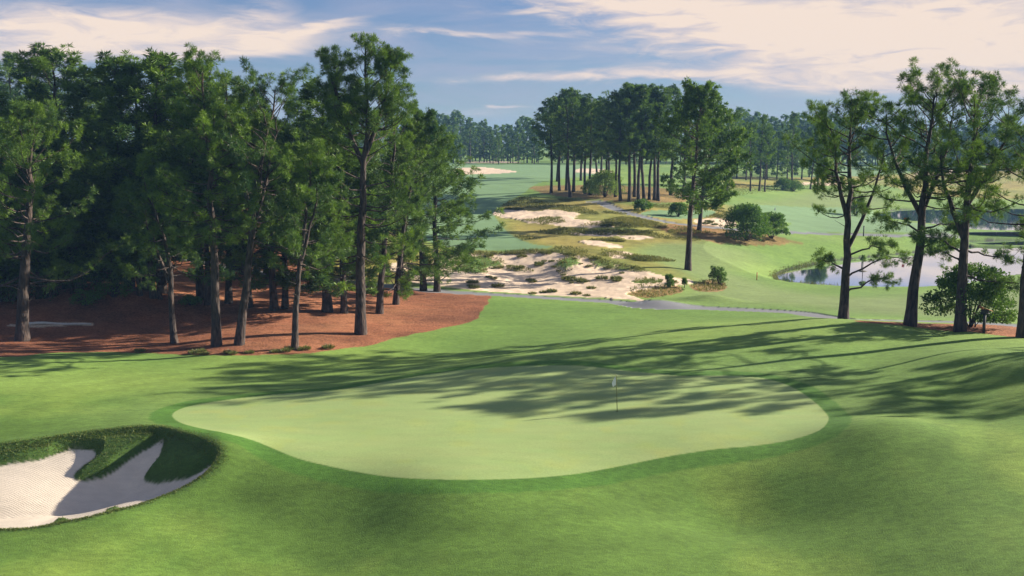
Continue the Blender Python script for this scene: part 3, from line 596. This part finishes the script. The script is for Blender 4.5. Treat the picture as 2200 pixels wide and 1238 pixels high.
# ------------------------------------------------------------------ shrubs
def shrub_mesh(seed, w, h, n=2600, leaf=.16, stems=7, layered=False, sparse=.0):
    r = np.random.default_rng(seed); tb = Tubes(); PT = []; DR = []; TT = []
    ncl = int(46+w*10)
    for i in range(ncl):
        a = r.uniform(0, 6.28); e = r.uniform(0, 1)**.8; rr = math.sqrt(max(.05, 1-(e*.95)**2))*r.uniform(.55, 1.02)*(w/2)
        zc = h*(.16+.80*e) if not layered else h*(.15+.82*e)
        cpt = np.array([math.cos(a)*rr, math.sin(a)*rr, zc]); cr = w*r.uniform(.09, .17)
        if i < stems*3:
            q = np.linspace(0, 1, 5)[:, None]; b = np.array([r.normal(0, .12), r.normal(0, .12), -.1]); Bq = b+(cpt-b)*q; Bq[:, 2] += (.12*h*np.sin(q*np.pi))[:, 0]; tb.add(Bq, (.06 if i < stems else .03)*(1-.8*q[:, 0])+.004, 5)
        m = int(n/ncl); g = r.normal(size=(m, 3)); g = unit(g)*r.uniform(.4, 1, (m, 1))**.5
        g[:, 2] *= .38 if layered else .75; tt = r.uniform(0, 1)
        PT.append(cpt+g*cr); DR.append(unit(g*.6+np.array([cpt[0], cpt[1], .3*h])/w+r.normal(size=(m, 3))*.5)); TT.append(np.full(m, .5*tt)+r.uniform(0, .5, m))
    V, Fc, T = blades(r, np.concatenate(PT), np.concatenate(DR), 2, leaf, leaf*.30, .7, .15, np.concatenate(TT))
    V[:, 2] = np.maximum(V[:, 2], .02)
    return tb.mesh('stems'), mesh_np('foliage', V, Fc, smooth=False, attr=T)
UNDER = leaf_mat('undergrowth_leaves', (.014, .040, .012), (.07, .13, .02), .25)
LIGHTLEAF = leaf_mat('light_leaves', (.12, .22, .03), (.26, .36, .06), .4)
def shrub(px, py, w, h, label, seed, group=None, name='shrub', cat='shrub', leafm=None, **kw):
    a, f = shrub_mesh(seed, w, h, **kw); e = empty(name, place(px, py))
    link('stem', a, BARK, e); link('foliage', f, leafm or LEAF, e); return tag(e, label, cat, group)
shrub(2085, 702, 6.3, 5.0, 'round leafy shrub with tiered boughs between the right-hand pines', 11, n=8500, leaf=.22, layered=True)
shrub(1603, 517, 7.2, 5.6, 'big dark rounded shrub on the mulch bed beyond the lone pine', 12, n=6500, leaf=.30)
shrub(1658, 512, 5.4, 4.2, 'small spreading tree beside the big dark shrub', 13, name='small_tree', cat='small tree', n=3600, leaf=.28, layered=True)
shrub(1300, 424, 7.0, 5.2, 'light green airy bush among the trunks of the middle grove', 14, n=4200, leaf=.30, leafm=LIGHTLEAF)
shrub(1268, 420, 3.6, 3.2, 'small light green bush left of the airy one in the middle grove', 15, n=1200, leaf=.28, leafm=LIGHTLEAF)
for i, (px, py, w, h, lab) in enumerate([(245, 638, 3.4, 1.7, 'sunlit leafy bush on the mound behind the front-left pines'), (185, 655, 2.6, 1.3, 'low bush left of the sunlit one on the mound'), (120, 600, 7, 4.5, 'large dark thicket at the left edge of the woods'), (20, 610, 6, 5, 'dark thicket behind the thick split trunk'), (290, 596, 5, 3.4, 'dark bush behind the sunlit mound'), (410, 655, 2.0, .8, 'low green plant behind the forked short pine'), (520, 590, 2.6, 2.0, 'shrub beside the path among the trunks'), (680, 560, 6, 2.6, 'bright low thicket beyond the path behind the thin leaning pine'), (760, 600, 4.5, 1.4, 'leafy ground bush beyond the path behind the tallest pine'), (880, 596, 3.5, 1.6, 'bush on the sand by the hanging pine boughs'),
                                            (1380, 452, 3.4, 1.9, 'round dark bush on the slope below the middle grove'), (1457, 466, 3.4, 2.4, 'round bush beside the small strip of fairway'), (1545, 612, 1.9, 2.2, 'small upright bush on the brown mound beyond the path'), (1437, 618, 1.3, 1.5, 'young bush on the straw mound at the edge of the waste sand'), (1682, 409, 6, 3.4, 'dark bush at the back of the far bright lawn'), (1705, 411, 6, 3.0, 'bush around the trunk at the back of the far bright lawn'), (1838, 464, 5, 4, 'brownish bush on the lake bank')]):
    shrub(px, py, w, h, lab, 30+i, group='bushes', n=int(700+w*h*90), leaf=.16 if py > 540 else .3)
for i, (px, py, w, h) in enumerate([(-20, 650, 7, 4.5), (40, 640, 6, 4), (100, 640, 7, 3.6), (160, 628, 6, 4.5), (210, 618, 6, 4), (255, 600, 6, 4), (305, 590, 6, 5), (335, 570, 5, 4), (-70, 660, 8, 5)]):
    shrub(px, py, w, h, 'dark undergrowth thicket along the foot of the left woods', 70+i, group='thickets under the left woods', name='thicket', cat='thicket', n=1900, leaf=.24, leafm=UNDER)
# saplings
for px, py, ty, lab in [(1531, 609, 574, 'thin young pine on the brown mound beyond the path'), (1853, 583, 549, 'slim little tree on a tiny islet in the pond'), (1470, 618, 600, 'tiny pine seedling at the tip of the waste sand')]:
    loc, H, dx = measure(px, py, px, ty)
    if px == 1853:
        a, b = at_z(px, py, WZ); loc = (float(a), float(b), WZ); H = 2.3
    r9 = np.random.default_rng(int(px)); tb = Tubes(); q = np.linspace(0, 1, 6); tb.add(np.stack([.03*np.sin(q*4), 0*q, H*q], 1), .05*(1-.7*q)+.01, 6)
    n = 60; hh = r9.uniform(.35 if px != 1853 else .6, 1, n); a = r9.uniform(0, 6.28, n); rr = (1.15-hh)*H*.3*r9.uniform(.2, 1, n)
    Pt = np.stack([np.cos(a)*rr, np.sin(a)*rr, hh*H], 1); V, Fc, T = blades(r9, Pt, unit(np.stack([np.cos(a), np.sin(a), a*0+.8], 1)), 9, .35, .03, .6)
    e = tree_obj((tb.mesh('trunk'), mesh_np('crown', V, Fc, smooth=False, attr=T)), loc, name='young_tree', label=lab, cat='young tree')
    if px == 1853:
        bm = Tubes(); bm.add([[0, 0, -.3], [0, 0, 0], [0, 0, .10], [0, 0, .14]], [.9, .75, .4, .02], 14); tag(link('islet', bm.mesh('islet'), plain('islet_soil', (.10, .09, .06)), None), kind='structure').location = loc

# ------------------------------------------------------------------ native grass clumps (countable ones on the sand)
def clump_mesh(seed, h=.5, n=70, w=.45, wd=.03):
    r = np.random.default_rng(seed); a = r.uniform(0, 6.28, n); rr = w*.5*np.sqrt(r.uniform(0, 1, n))
    P_ = np.stack([np.cos(a)*rr, np.sin(a)*rr, np.zeros(n)], 1); D = unit(np.stack([np.cos(a)*rr*2, np.sin(a)*rr*2, np.full(n, .6)], 1))
    V, Fc, T = blades(r, P_, D, 3, h, wd, .22); V[:, 2] = np.maximum(V[:, 2], -.03); me = mesh_np('grass_clump', V, Fc, smooth=False, attr=T); me.materials.append(GRASSY); return me
CLV = [clump_mesh(i, .85, 90, 1.1, .045) for i in range(4)]
gpts = []
EDGE = [place(px, py)[:2] for px, py in pp("418,760 440,762 432,757 490,760 500,762 536,759 612,756 622,751 646,752 655,750 590,758 300,757 705,748")]
for i, (x, y) in enumerate(EDGE):
    o = bpy.data.objects.new('grass_tuft', CLV[i % 4]); COL.objects.link(o); s_e = r_.uniform(.28, .5)
    o.location = (x, y, ground_z(x, y)); o.scale = (s_e,)*3; tag(o, 'small green grass tuft at the front edge of the pine straw', 'grass tuft', 'grass tufts along the straw edge')
for P, n in ((SAND[0], 46), (SAND[1], 30), (SAND[6], 8), (SAND[12], 5)):
    lo, hi = P.min(0), P.max(0); got = 0
    while got < n:
        q = r_.uniform(lo, hi, (200, 2)); s = sdf(q[:, 0], q[:, 1], P, 1); nn = fbm(q[:, 0], q[:, 1], 12, 5)
        for (x, y), a, b in zip(q, s, nn):
            if a > .4 and b > -.05 and got < n: gpts.append((x, y)); got += 1
for px, py in pp("1185,560 1190,572 1200,580 1210,590 1216,598 1235,556 1248,565 1222,604 1228,610 1050,596 1140,602 1145,605 1060,600 1265,570 1325,606 1270,623 1095,570 1165,542 1210,545"):
    x, y, _ = place(px, py); gpts.append((x, y))
for i, (x, y) in enumerate(gpts):
    o = bpy.data.objects.new('grass_clump', CLV[i % 4]); COL.objects.link(o); s = r_.uniform(.3, .8)
    o.location = (x, y, ground_z(x, y)); o.scale = (s, s, s*.9); o.rotation_euler = (0, 0, r_.uniform(0, 6.28)); tag(o, 'tuft of wiry native grass growing on the pale waste sand', 'grass clump', 'grass tufts on the waste sand')

# uncountable tall grass: bunker fringe, waste-area rough, pond margin
def scatter(name, label_pts, h, wd, seed, K=5, mat=None, spread=.5):
    r = np.random.default_rng(seed); XY = np.asarray(label_pts); z = np.array([ground_z(a, b) for a, b in XY])
    Pt = np.column_stack([XY, z-.01]); hs = h*r.uniform(.5, 1.15, len(Pt))*(.75+.25*fbm(XY[:, 0], XY[:, 1], 4, seed+1)); cl = fbm(XY[:, 0], XY[:, 1], 1.5, seed)
    V, Fc, T = blades(r, Pt, np.tile([0, 0, 1.], (len(Pt), 1)), K, 1.0, wd/h, spread, 0, np.clip(.5+.6*cl+r.normal(0, .12, len(Pt)), 0, 1))
    base = np.repeat(Pt, K*4, 0); V = base+(V-base)*np.repeat(hs, K*4)[:, None]; V[:, 2] = np.maximum(V[:, 2], base[:, 2]-.02)
    return tag(link(name, mesh_np(name, V, Fc, smooth=False, attr=T), mat or GRASSY), kind='stuff')
def inside(P, n, noise_sc=None, thr=0, lo_=None):
    lo, hi = P.min(0), P.max(0); out = []; tot = 0
    for _ in range(60):
        q = r_.uniform(lo, hi, (4*n//10+50, 2)); s = sdf(q[:, 0], q[:, 1], P, 1); k_ = s > 0
        if noise_sc: k_ &= fbm(q[:, 0], q[:, 1], noise_sc, 9) > thr
        out.append(q[k_]); tot += k_.sum()
        if tot >= n: break
    return np.concatenate(out)[:n]
FR = leaf_mat('fringe_grass', (.045, .085, .015), (.17, .21, .05), .3)
fx = []
for i in range(len(RIM)):
    a, b = RIM[i], RIM[(i+1) % len(RIM)]; L_ = np.linalg.norm(b-a); m_ = int(L_*240); t_ = r_.uniform(0, 1, m_)[:, None]; p = a+(b-a)*t_
    up = (a[1] > YC)
    fx.append(p+r_.normal(0, .24 if up else .10, (m_, 2))+(np.array([0, -.25 if up else 0])))
t1 = np.concatenate(fx); t1 = t1[(np.abs(t1[:, 0]) < 45)]
t2 = inside(RIM, 16000); s2 = sdf(t2[:, 0], t2[:, 1], SANDB, 3); t2 = t2[(s2 < -.02) & (t2[:, 0] > -30)]
scatter('bunker_fringe_grass', np.concatenate([t1, t2]), .13, .014, 3, K=3, mat=FR)
tall = [inside(OLIVE[0], 5200, 6, .22), inside(ISLE[0], 600), inside(ISLE[1], 120), inside(ISLE[2], 150), inside(ISLE[3], 160), inside(ISLE[4], 420), inside(OLIVE[1], 1200, 6, .15), inside(STRAW[4], 260), inside(STRAW[5], 260)]
LIPS = [("1065,440 1110,432 1150,430 1200,440 1250,447 1290,462 1240,458 1180,452 1120,446", 2200), ("1290,478 1330,468 1370,470 1410,478 1440,490 1390,488 1330,486", 2000), ("1150,500 1230,493 1330,494 1400,500 1406,506 1330,505 1240,505", 1600), ("1265,516 1310,514 1345,520 1300,519", 400), ("1360,556 1400,552 1450,562 1420,562 1380,561", 500), ("1390,440 1500,442 1560,450 1500,450 1420,448", 1200), ("1550,402 1700,395 1740,402 1660,412 1600,420 1550,424", 1600), ("1690,474 1740,472 1745,477 1700,478", 300), ("1520,462 1565,458 1575,474 1540,468", 400), ("985,540 1060,543 1140,537 1200,542 1150,545 1060,547 1000,549", 900)]
for s_, n_ in LIPS: tall.append(inside(surf(s_, 3), n_))
nat = np.concatenate(tall)
def notfair(q):
    k_ = np.ones(len(q), bool)
    for P in FAIR: k_ &= sdf(q[:, 0], q[:, 1], P, 2) < 0
    for L, w in PATHS: k_ &= linedist(q[:, 0], q[:, 1], L, 4) > w
    return q[k_]
nat = notfair(nat)
scatter('native_grass', nat, .55, .045, 4, K=4)
pm = []
for P in WPW[:1]:
    for i in range(len(P)):
        a, b = P[i], P[(i+1) % len(P)]; x_, y_, _d = project(a[0], a[1], WZ)
        if x_ < 1790: 
            L_ = np.linalg.norm(b-a); m_ = int(L_*22); pm.append(a+(b-a)*r_.uniform(0, 1, m_)[:, None]+r_.normal(0, .35, (m_, 2)))
scatter('reeds', np.concatenate(pm), .7, .03, 6, K=4)

# ------------------------------------------------------------------ small built things
def box_mesh(name, parts, bevel=.0):
    """parts: (centre, size, rot_y) boxes joined into one mesh"""
    V = []; Fc = []; n = 0
    for cpt, s, ry_ in parts:
        c0 = np.array([[a, b, d] for a in (-.5, .5) for b in (-.5, .5) for d in (-.5, .5)])*np.array(s)
        cc, ss = math.cos(ry_), math.sin(ry_); c0 = np.stack([c0[:, 0]*cc+c0[:, 2]*ss, c0[:, 1], -c0[:, 0]*ss+c0[:, 2]*cc], 1)
        V.append(c0+np.array(cpt)); Fc.append(np.array([[0, 1, 3, 2], [4, 6, 7, 5], [0, 4, 5, 1], [2, 3, 7, 6], [0, 2, 6, 4], [1, 5, 7, 3]])+n); n += 8
    return mesh_np(name, np.concatenate(V), np.concatenate(Fc), smooth=False)
def flagstick(px, py, H, flagcol, label, polecol, furl=True, rad=.014):
    e = empty('flagstick', place(px, py)); tb = Tubes(); q = np.linspace(0, 1, 8)
    tb.add(np.stack([-.045*H*q*.9, 0*q, H*q-.02], 1), np.full(8, rad), 8); tb.add([[-.0405*H, 0, H-.01], [-.0405*H, 0, H+.03]], [rad*1.5, rad*.4], 8)
    link('pole', tb.mesh('pole'), plain('pole_paint_%d' % px, polecol, .4), e)
    V = []; nx, nz = 9, 14; topz = H*.97; fh = .52
    for i in range(nz):
        t = i/(nz-1)
        for j in range(nx):
            s = j/(nx-1); wdt = (.08+.15*math.sin(t*math.pi*.75)) if furl else .45
            zz = topz-t*fh-(.10*s if furl else .06*s); xb = -.045*.9*zz
            V.append((xb-s*wdt-rad, .035*math.sin(s*9+t*3)*(1 if furl else 1.5)*s, zz))
    Fc = np.array([[i*nx+j, i*nx+j+1, (i+1)*nx+j+1, (i+1)*nx+j] for i in range(nz-1) for j in range(nx-1)])
    f = link('flag', mesh_np('flag', np.array(V), Fc), plain('flag_cloth_%d' % px, flagcol, .8, 8, .05), e)
    so = f.modifiers.new('thick', 'SOLIDIFY'); so.thickness = .006
    return tag(e, label, 'flagstick')
flagstick(1326, 884, 2.13, (.86, .85, .80), 'flagstick with a limp white flag standing in the hole on the near green', (.16, .17, .04), rad=.022)
x, y, z = place(1326, 884.5); tb = Tubes(); tb.add([[0, 0, .004], [0, 0, -.03], [0, 0, -.031]], [.07, .07, .001], 20)
o = link('cup', tb.mesh('cup'), plain('cup_dark', (.01, .012, .01))); o.location = (x, y, z+.004); tag(o, 'dark round hole at the foot of the flagstick on the green', 'hole')
flagstick(1948, 497, 2.7, (.55, .05, .04), 'flagstick with a red flag on the far green beside the lake', (.3, .3, .3), furl=False, rad=.03)
flagstick(1666, 471, 2.4, (.7, .7, .7), 'pale flagstick on the far fairway above the dark shrub', (.6, .6, .6), rad=.03)
# slanted-roof post by the right pines
e = empty('post_box', place(2113, 716)); DK = plain('dark_timber', (.035, .035, .035), .7); OR = plain('orange_brown_board', (.42, .13, .05), .7)
link('post', box_mesh('post', [((0, 0, .75), (.17, .17, 1.6), 0)]), DK, e)
link('box', box_mesh('box', [((0, 0, 1.68), (.46, .36, .30), 0), ((0, 0, 1.54), (.56, .46, .04), 0)]), DK, e)
link('roof', box_mesh('roof', [((.04, 0, 1.90), (.86, .62, .05), .36), ((-.30, 0, 1.98), (.10, .56, .16), 0)]), OR, e)
tag(e, 'dark post carrying a small box with a slanted orange-brown roof beside the shrub', 'post box')
e = empty('marker_post', place(1855, 508)); link('post', box_mesh('post', [((0, 0, .9), (.16, .16, 1.9), 0), ((0, 0, 1.88), (.26, .26, .06), 0)]), DK, e); tag(e, 'thin dark post beside the path on the pond bank', 'post')
e = empty('stake', place(1626, 602)); link('post', box_mesh('post', [((0, 0, .5), (.09, .09, 1.1), 0), ((0, 0, 1.06), (.06, .06, .05), 0)]), plain('red_paint', (.45, .09, .04)), e); tag(e, 'short red stake at the near tip of the pond', 'stake')
# timber wall along the dam between lake and pond
a = np.array(at_z(2074, 515, WZ)); b = np.array(at_z(2420, 512, WZ)); L_ = float(np.linalg.norm(b-a)); an = math.atan2(b[1]-a[1], b[0]-a[0])
e = empty('retaining_wall', (a[0], a[1], WZ), an)
WTOP = 1.35
link('wall_boards', box_mesh('wall_boards', [((L_/2, .25, .2+k_*.33-.25), (L_, .10+.01*(k_ % 2), .32), 0) for k_ in range(5)]), DK, e)
link('cap_rail', box_mesh('cap_rail', [((L_/2, .25, WTOP), (L_+.4, .5, .10), 0)]), plain('weathered_cap', (.16, .16, .16)), e)
link('support_posts', box_mesh('support_posts', [((.3+k_*3.0, .12, .5), (.22, .14, 1.9), 0) for k_ in range(int(L_/3))]), DK, e)
tag(e, 'long dark timber retaining wall between the lake and the pond', 'wall')
# pale marker log on the straw at left
tb = Tubes(); q = np.linspace(0, 1, 9); tb.add(np.stack([q*5.6, .25*np.sin(q*5), .09+.05*np.sin(q*9)], 1), .10*(1-.6*q)+.03, 8); o = link('fallen_branch', tb.mesh('fallen_branch'), plain('bleached_wood', (.55, .52, .46), .8, 3, .2)); o.location = place(60, 697)
tag(o, 'bleached fallen branch lying on the straw right of the thick split trunk', 'branch')
# broken bark patch on the first trunk is a board-like scar
loc, H, dx = measure(48, 731, 62, 215)
# ------------------------------------------------------------------ sky, sun, haze
SAZ = R(90-18); SEL = R(21.5)
w = bpy.data.worlds.new('World'); SC.world = w; w.use_nodes = True; nt = w.node_tree; L = nt.links.new; nt.nodes.clear()
sky = N(nt, 'ShaderNodeTexSky', sky_type='NISHITA', sun_disc=False, sun_elevation=SEL, sun_rotation=SAZ, altitude=0, air_density=1.0, dust_density=.0, ozone_density=3.0)
bg = N(nt, 'ShaderNodeBackground', i_Strength=.046); out = N(nt, 'ShaderNodeOutputWorld')
tc = N(nt, 'ShaderNodeTexCoord'); sp = N(nt, 'ShaderNodeSeparateXYZ'); L(tc.outputs['Generated'], sp.inputs[0])
def M(op, a, b=None, c_=None, clamp=False):
    n = N(nt, 'ShaderNodeMath', operation=op, use_clamp=clamp)
    for i, v in enumerate((a, b, c_)):
        if v is None: continue
        if isinstance(v, (int, float)): n.inputs[i].default_value = float(v)
        else: L(v, n.inputs[i])
    return n.outputs[0]
az_ = M('ARCTAN2', sp.outputs['X'], sp.outputs['Y']); el_ = M('ARCSINE', sp.outputs['Z'])
U = M('MULTIPLY', az_, 57.2958); V_ = M('MULTIPLY', el_, 57.2958)          # degrees
cmb = N(nt, 'ShaderNodeCombineXYZ'); L(U, cmb.inputs[0]); L(V_, cmb.inputs[1])
def noise(sx, sy, scale, det, dist=0, off=0):
    mp = N(nt, 'ShaderNodeMapping'); mp.inputs['Scale'].default_value = (sx, sy, 1); mp.inputs['Location'].default_value = (off, off*.7, off); L(cmb.outputs[0], mp.inputs[0])
    n = N(nt, 'ShaderNodeTexNoise', i_Scale=scale, i_Detail=det, i_Roughness=.58, i_Distortion=dist); L(mp.outputs[0], n.inputs['Vector']); return n.outputs['Fac']
nA = noise(.10, .55, 1.0, 7, .6); nB = noise(.35, 1.6, 1.0, 6, .8, 5); nC = noise(.05, .2, 1.0, 4, .3, 11)
def deg(px, py):
    dx_, dy_, dz_ = ray(px, py); return math.degrees(math.atan2(dx_, dy_)), math.degrees(math.atan2(dz_, math.hypot(dx_, dy_)))
Un = M('ADD', U, M('MULTIPLY', M('SUBTRACT', nB, .5), 5.0)); Vn = M('ADD', V_, M('MULTIPLY', M('SUBTRACT', nA, .5), 1.6))
def blob(px, py, hw, hh, rot, amp, soft=1.0):
    """cloud bank: centre and half sizes in picture pixels, turned into degrees of sky"""
    u0, v0 = deg(px, py); k_ = 1/37.33; cr_, sr_ = math.cos(R(rot)), math.sin(R(rot))
    du_ = M('SUBTRACT', Un, u0); dv_ = M('SUBTRACT', Vn, v0)
    a_ = M('DIVIDE', M('ADD', M('MULTIPLY', du_, cr_), M('MULTIPLY', dv_, sr_)), hw*k_); b_ = M('DIVIDE', M('SUBTRACT', M('MULTIPLY', dv_, cr_), M('MULTIPLY', du_, sr_)), hh*k_)
    r2 = M('ADD', M('MULTIPLY', a_, a_), M('MULTIPLY', b_, b_)); return M('MULTIPLY', M('POWER', 2.718, M('MULTIPLY', r2, -1)), amp)
BL = [(250, 75, 360, 55, 4, 1.4), (60, 60, 260, 60, 0, .7), (640, 70, 150, 16, 14, 1.2), (560, 105, 200, 22, 6, .8), (590, 25, 60, 40, 30, .5),
      (960, 70, 140, 9, -4, .85), (1130, 73, 110, 7, -2, .6), (1180, 166, 330, 12, 1, .95), (1105, 228, 55, 6, 1, .8), (1040, 243, 120, 13, 0, .75),
      (1850, 110, 560, 90, -3, 1.3), (1600, 40, 380, 45, -4, 1.1), (1300, 10, 300, 22, -3, .6), (2150, 40, 320, 90, 0, 1.3), (1500, 20, 260, 18, -4, .55), (1650, 175, 330, 20, -3, .55), (2200, 200, 160, 35, 0, .6)]
acc = None
for q in BL:
    v = blob(*q); acc = v if acc is None else M('ADD', acc, v)
hi = M('MULTIPLY', M('SUBTRACT', nC, .36, clamp=True), M('MULTIPLY', M('MULTIPLY', M('SUBTRACT', V_, 8.2), .8, clamp=True), M('ADD', .12, M('MULTIPLY', M('SUBTRACT', 20, V_), .12, clamp=True)))); acc = M('ADD', acc, M('MULTIPLY', hi, 4.5))
tex = M('ADD', M('MULTIPLY', nA, 1.1), M('MULTIPLY', nB, .9))                # about .6 to 1.4
dens = M('MULTIPLY', acc, M('SUBTRACT', tex, .18)); mr = N(nt, 'ShaderNodeMapRange', interpolation_type='SMOOTHSTEP'); L(dens, mr.inputs['Value']); mr.inputs['From Min'].default_value = .08; mr.inputs['From Max'].default_value = 1.15
mr.inputs['To Max'].default_value = .96
veil = M('ADD', M('MULTIPLY', M('MULTIPLY', M('SUBTRACT', U, 0), .05, clamp=True), .22), M('MULTIPLY', M('SUBTRACT', M('MULTIPLY', nA, M('ADD', nC, .5)), .30, clamp=True), 1.6)); cov = M('MAXIMUM', mr.outputs[0], veil, clamp=True)
# cloud colour: cream where thick, lilac where thin
cc = N(nt, 'ShaderNodeMix', data_type='RGBA'); L(M('MULTIPLY', M('SUBTRACT', M('MULTIPLY', dens, M('ADD', .45, M('MULTIPLY', nB, 1.1))), .28), .85, clamp=True), cc.inputs['Factor']); cc.inputs[6].default_value = (4.0, 4.1, 5.3, 1); cc.inputs[7].default_value = (8.6, 7.0, 5.8, 1)
sc_ = N(nt, 'ShaderNodeMix', data_type='RGBA', blend_type='MULTIPLY'); sc_.inputs['Factor'].default_value = 1; L(sky.outputs[0], sc_.inputs[6]); sc_.inputs[7].default_value = (.50, .62, .86, 1); SKYTINT = sc_
mxc = N(nt, 'ShaderNodeMix', data_type='RGBA'); L(cov, mxc.inputs['Factor']); L(sc_.outputs[2], mxc.inputs[6]); L(cc.outputs[2], mxc.inputs[7])
L(mxc.outputs[2], bg.inputs[0]); L(bg.outputs[0], out.inputs[0])
sun = bpy.data.lights.new('Sun', 'SUN'); sun.energy = 5.0; sun.angle = R(.6); sun.color = (1, .90, .76); so = bpy.data.objects.new('sun', sun); COL.objects.link(so)
sv = Vector((math.cos(R(18))*math.cos(SEL), math.sin(R(18))*math.cos(SEL), math.sin(SEL))); so.rotation_euler = sv.to_track_quat('Z', 'Y').to_euler()
# haze
me = box_mesh('haze', [((0, 1000, 18.), (5200, 3000, 60.), 0)])
m = bpy.data.materials.new('haze_air'); m.use_nodes = True; nt2 = m.node_tree; nt2.nodes.remove(nt2.nodes['Principled BSDF'])
vp = nt2.nodes.new('ShaderNodeVolumePrincipled'); vp.inputs['Color'].default_value = (.30, .58, 1.0, 1); vp.inputs['Density'].default_value = .00024; vp.inputs['Anisotropy'].default_value = -.1
nt2.links.new(vp.outputs[0], nt2.nodes['Material Output'].inputs['Volume']); HAZE = link('haze', me, m); tag(HAZE, kind='stuff')
# ------------------------------------------------------------------ camera and render
cam = bpy.data.cameras.new('Camera'); cam.sensor_width = 36; cam.lens = F/2200*36; cam.clip_end = 6000; cam.clip_start = .5
co = bpy.data.objects.new('camera', cam); COL.objects.link(co); co.location = (0, 0, EYE); co.rotation_euler = (math.pi/2-TH, 0, 0); SC.camera = co
SC.render.engine = 'CYCLES'; SC.render.resolution_x = 1024; SC.render.resolution_y = 576
SC.view_settings.view_transform = 'Standard'; SC.view_settings.look = 'None'; SC.view_settings.exposure = 1.30; SC.view_settings.gamma = 1
SC.cycles.volume_bounces = 0; SC.cycles.max_bounces = 6; SC.cycles.transparent_max_bounces = 8
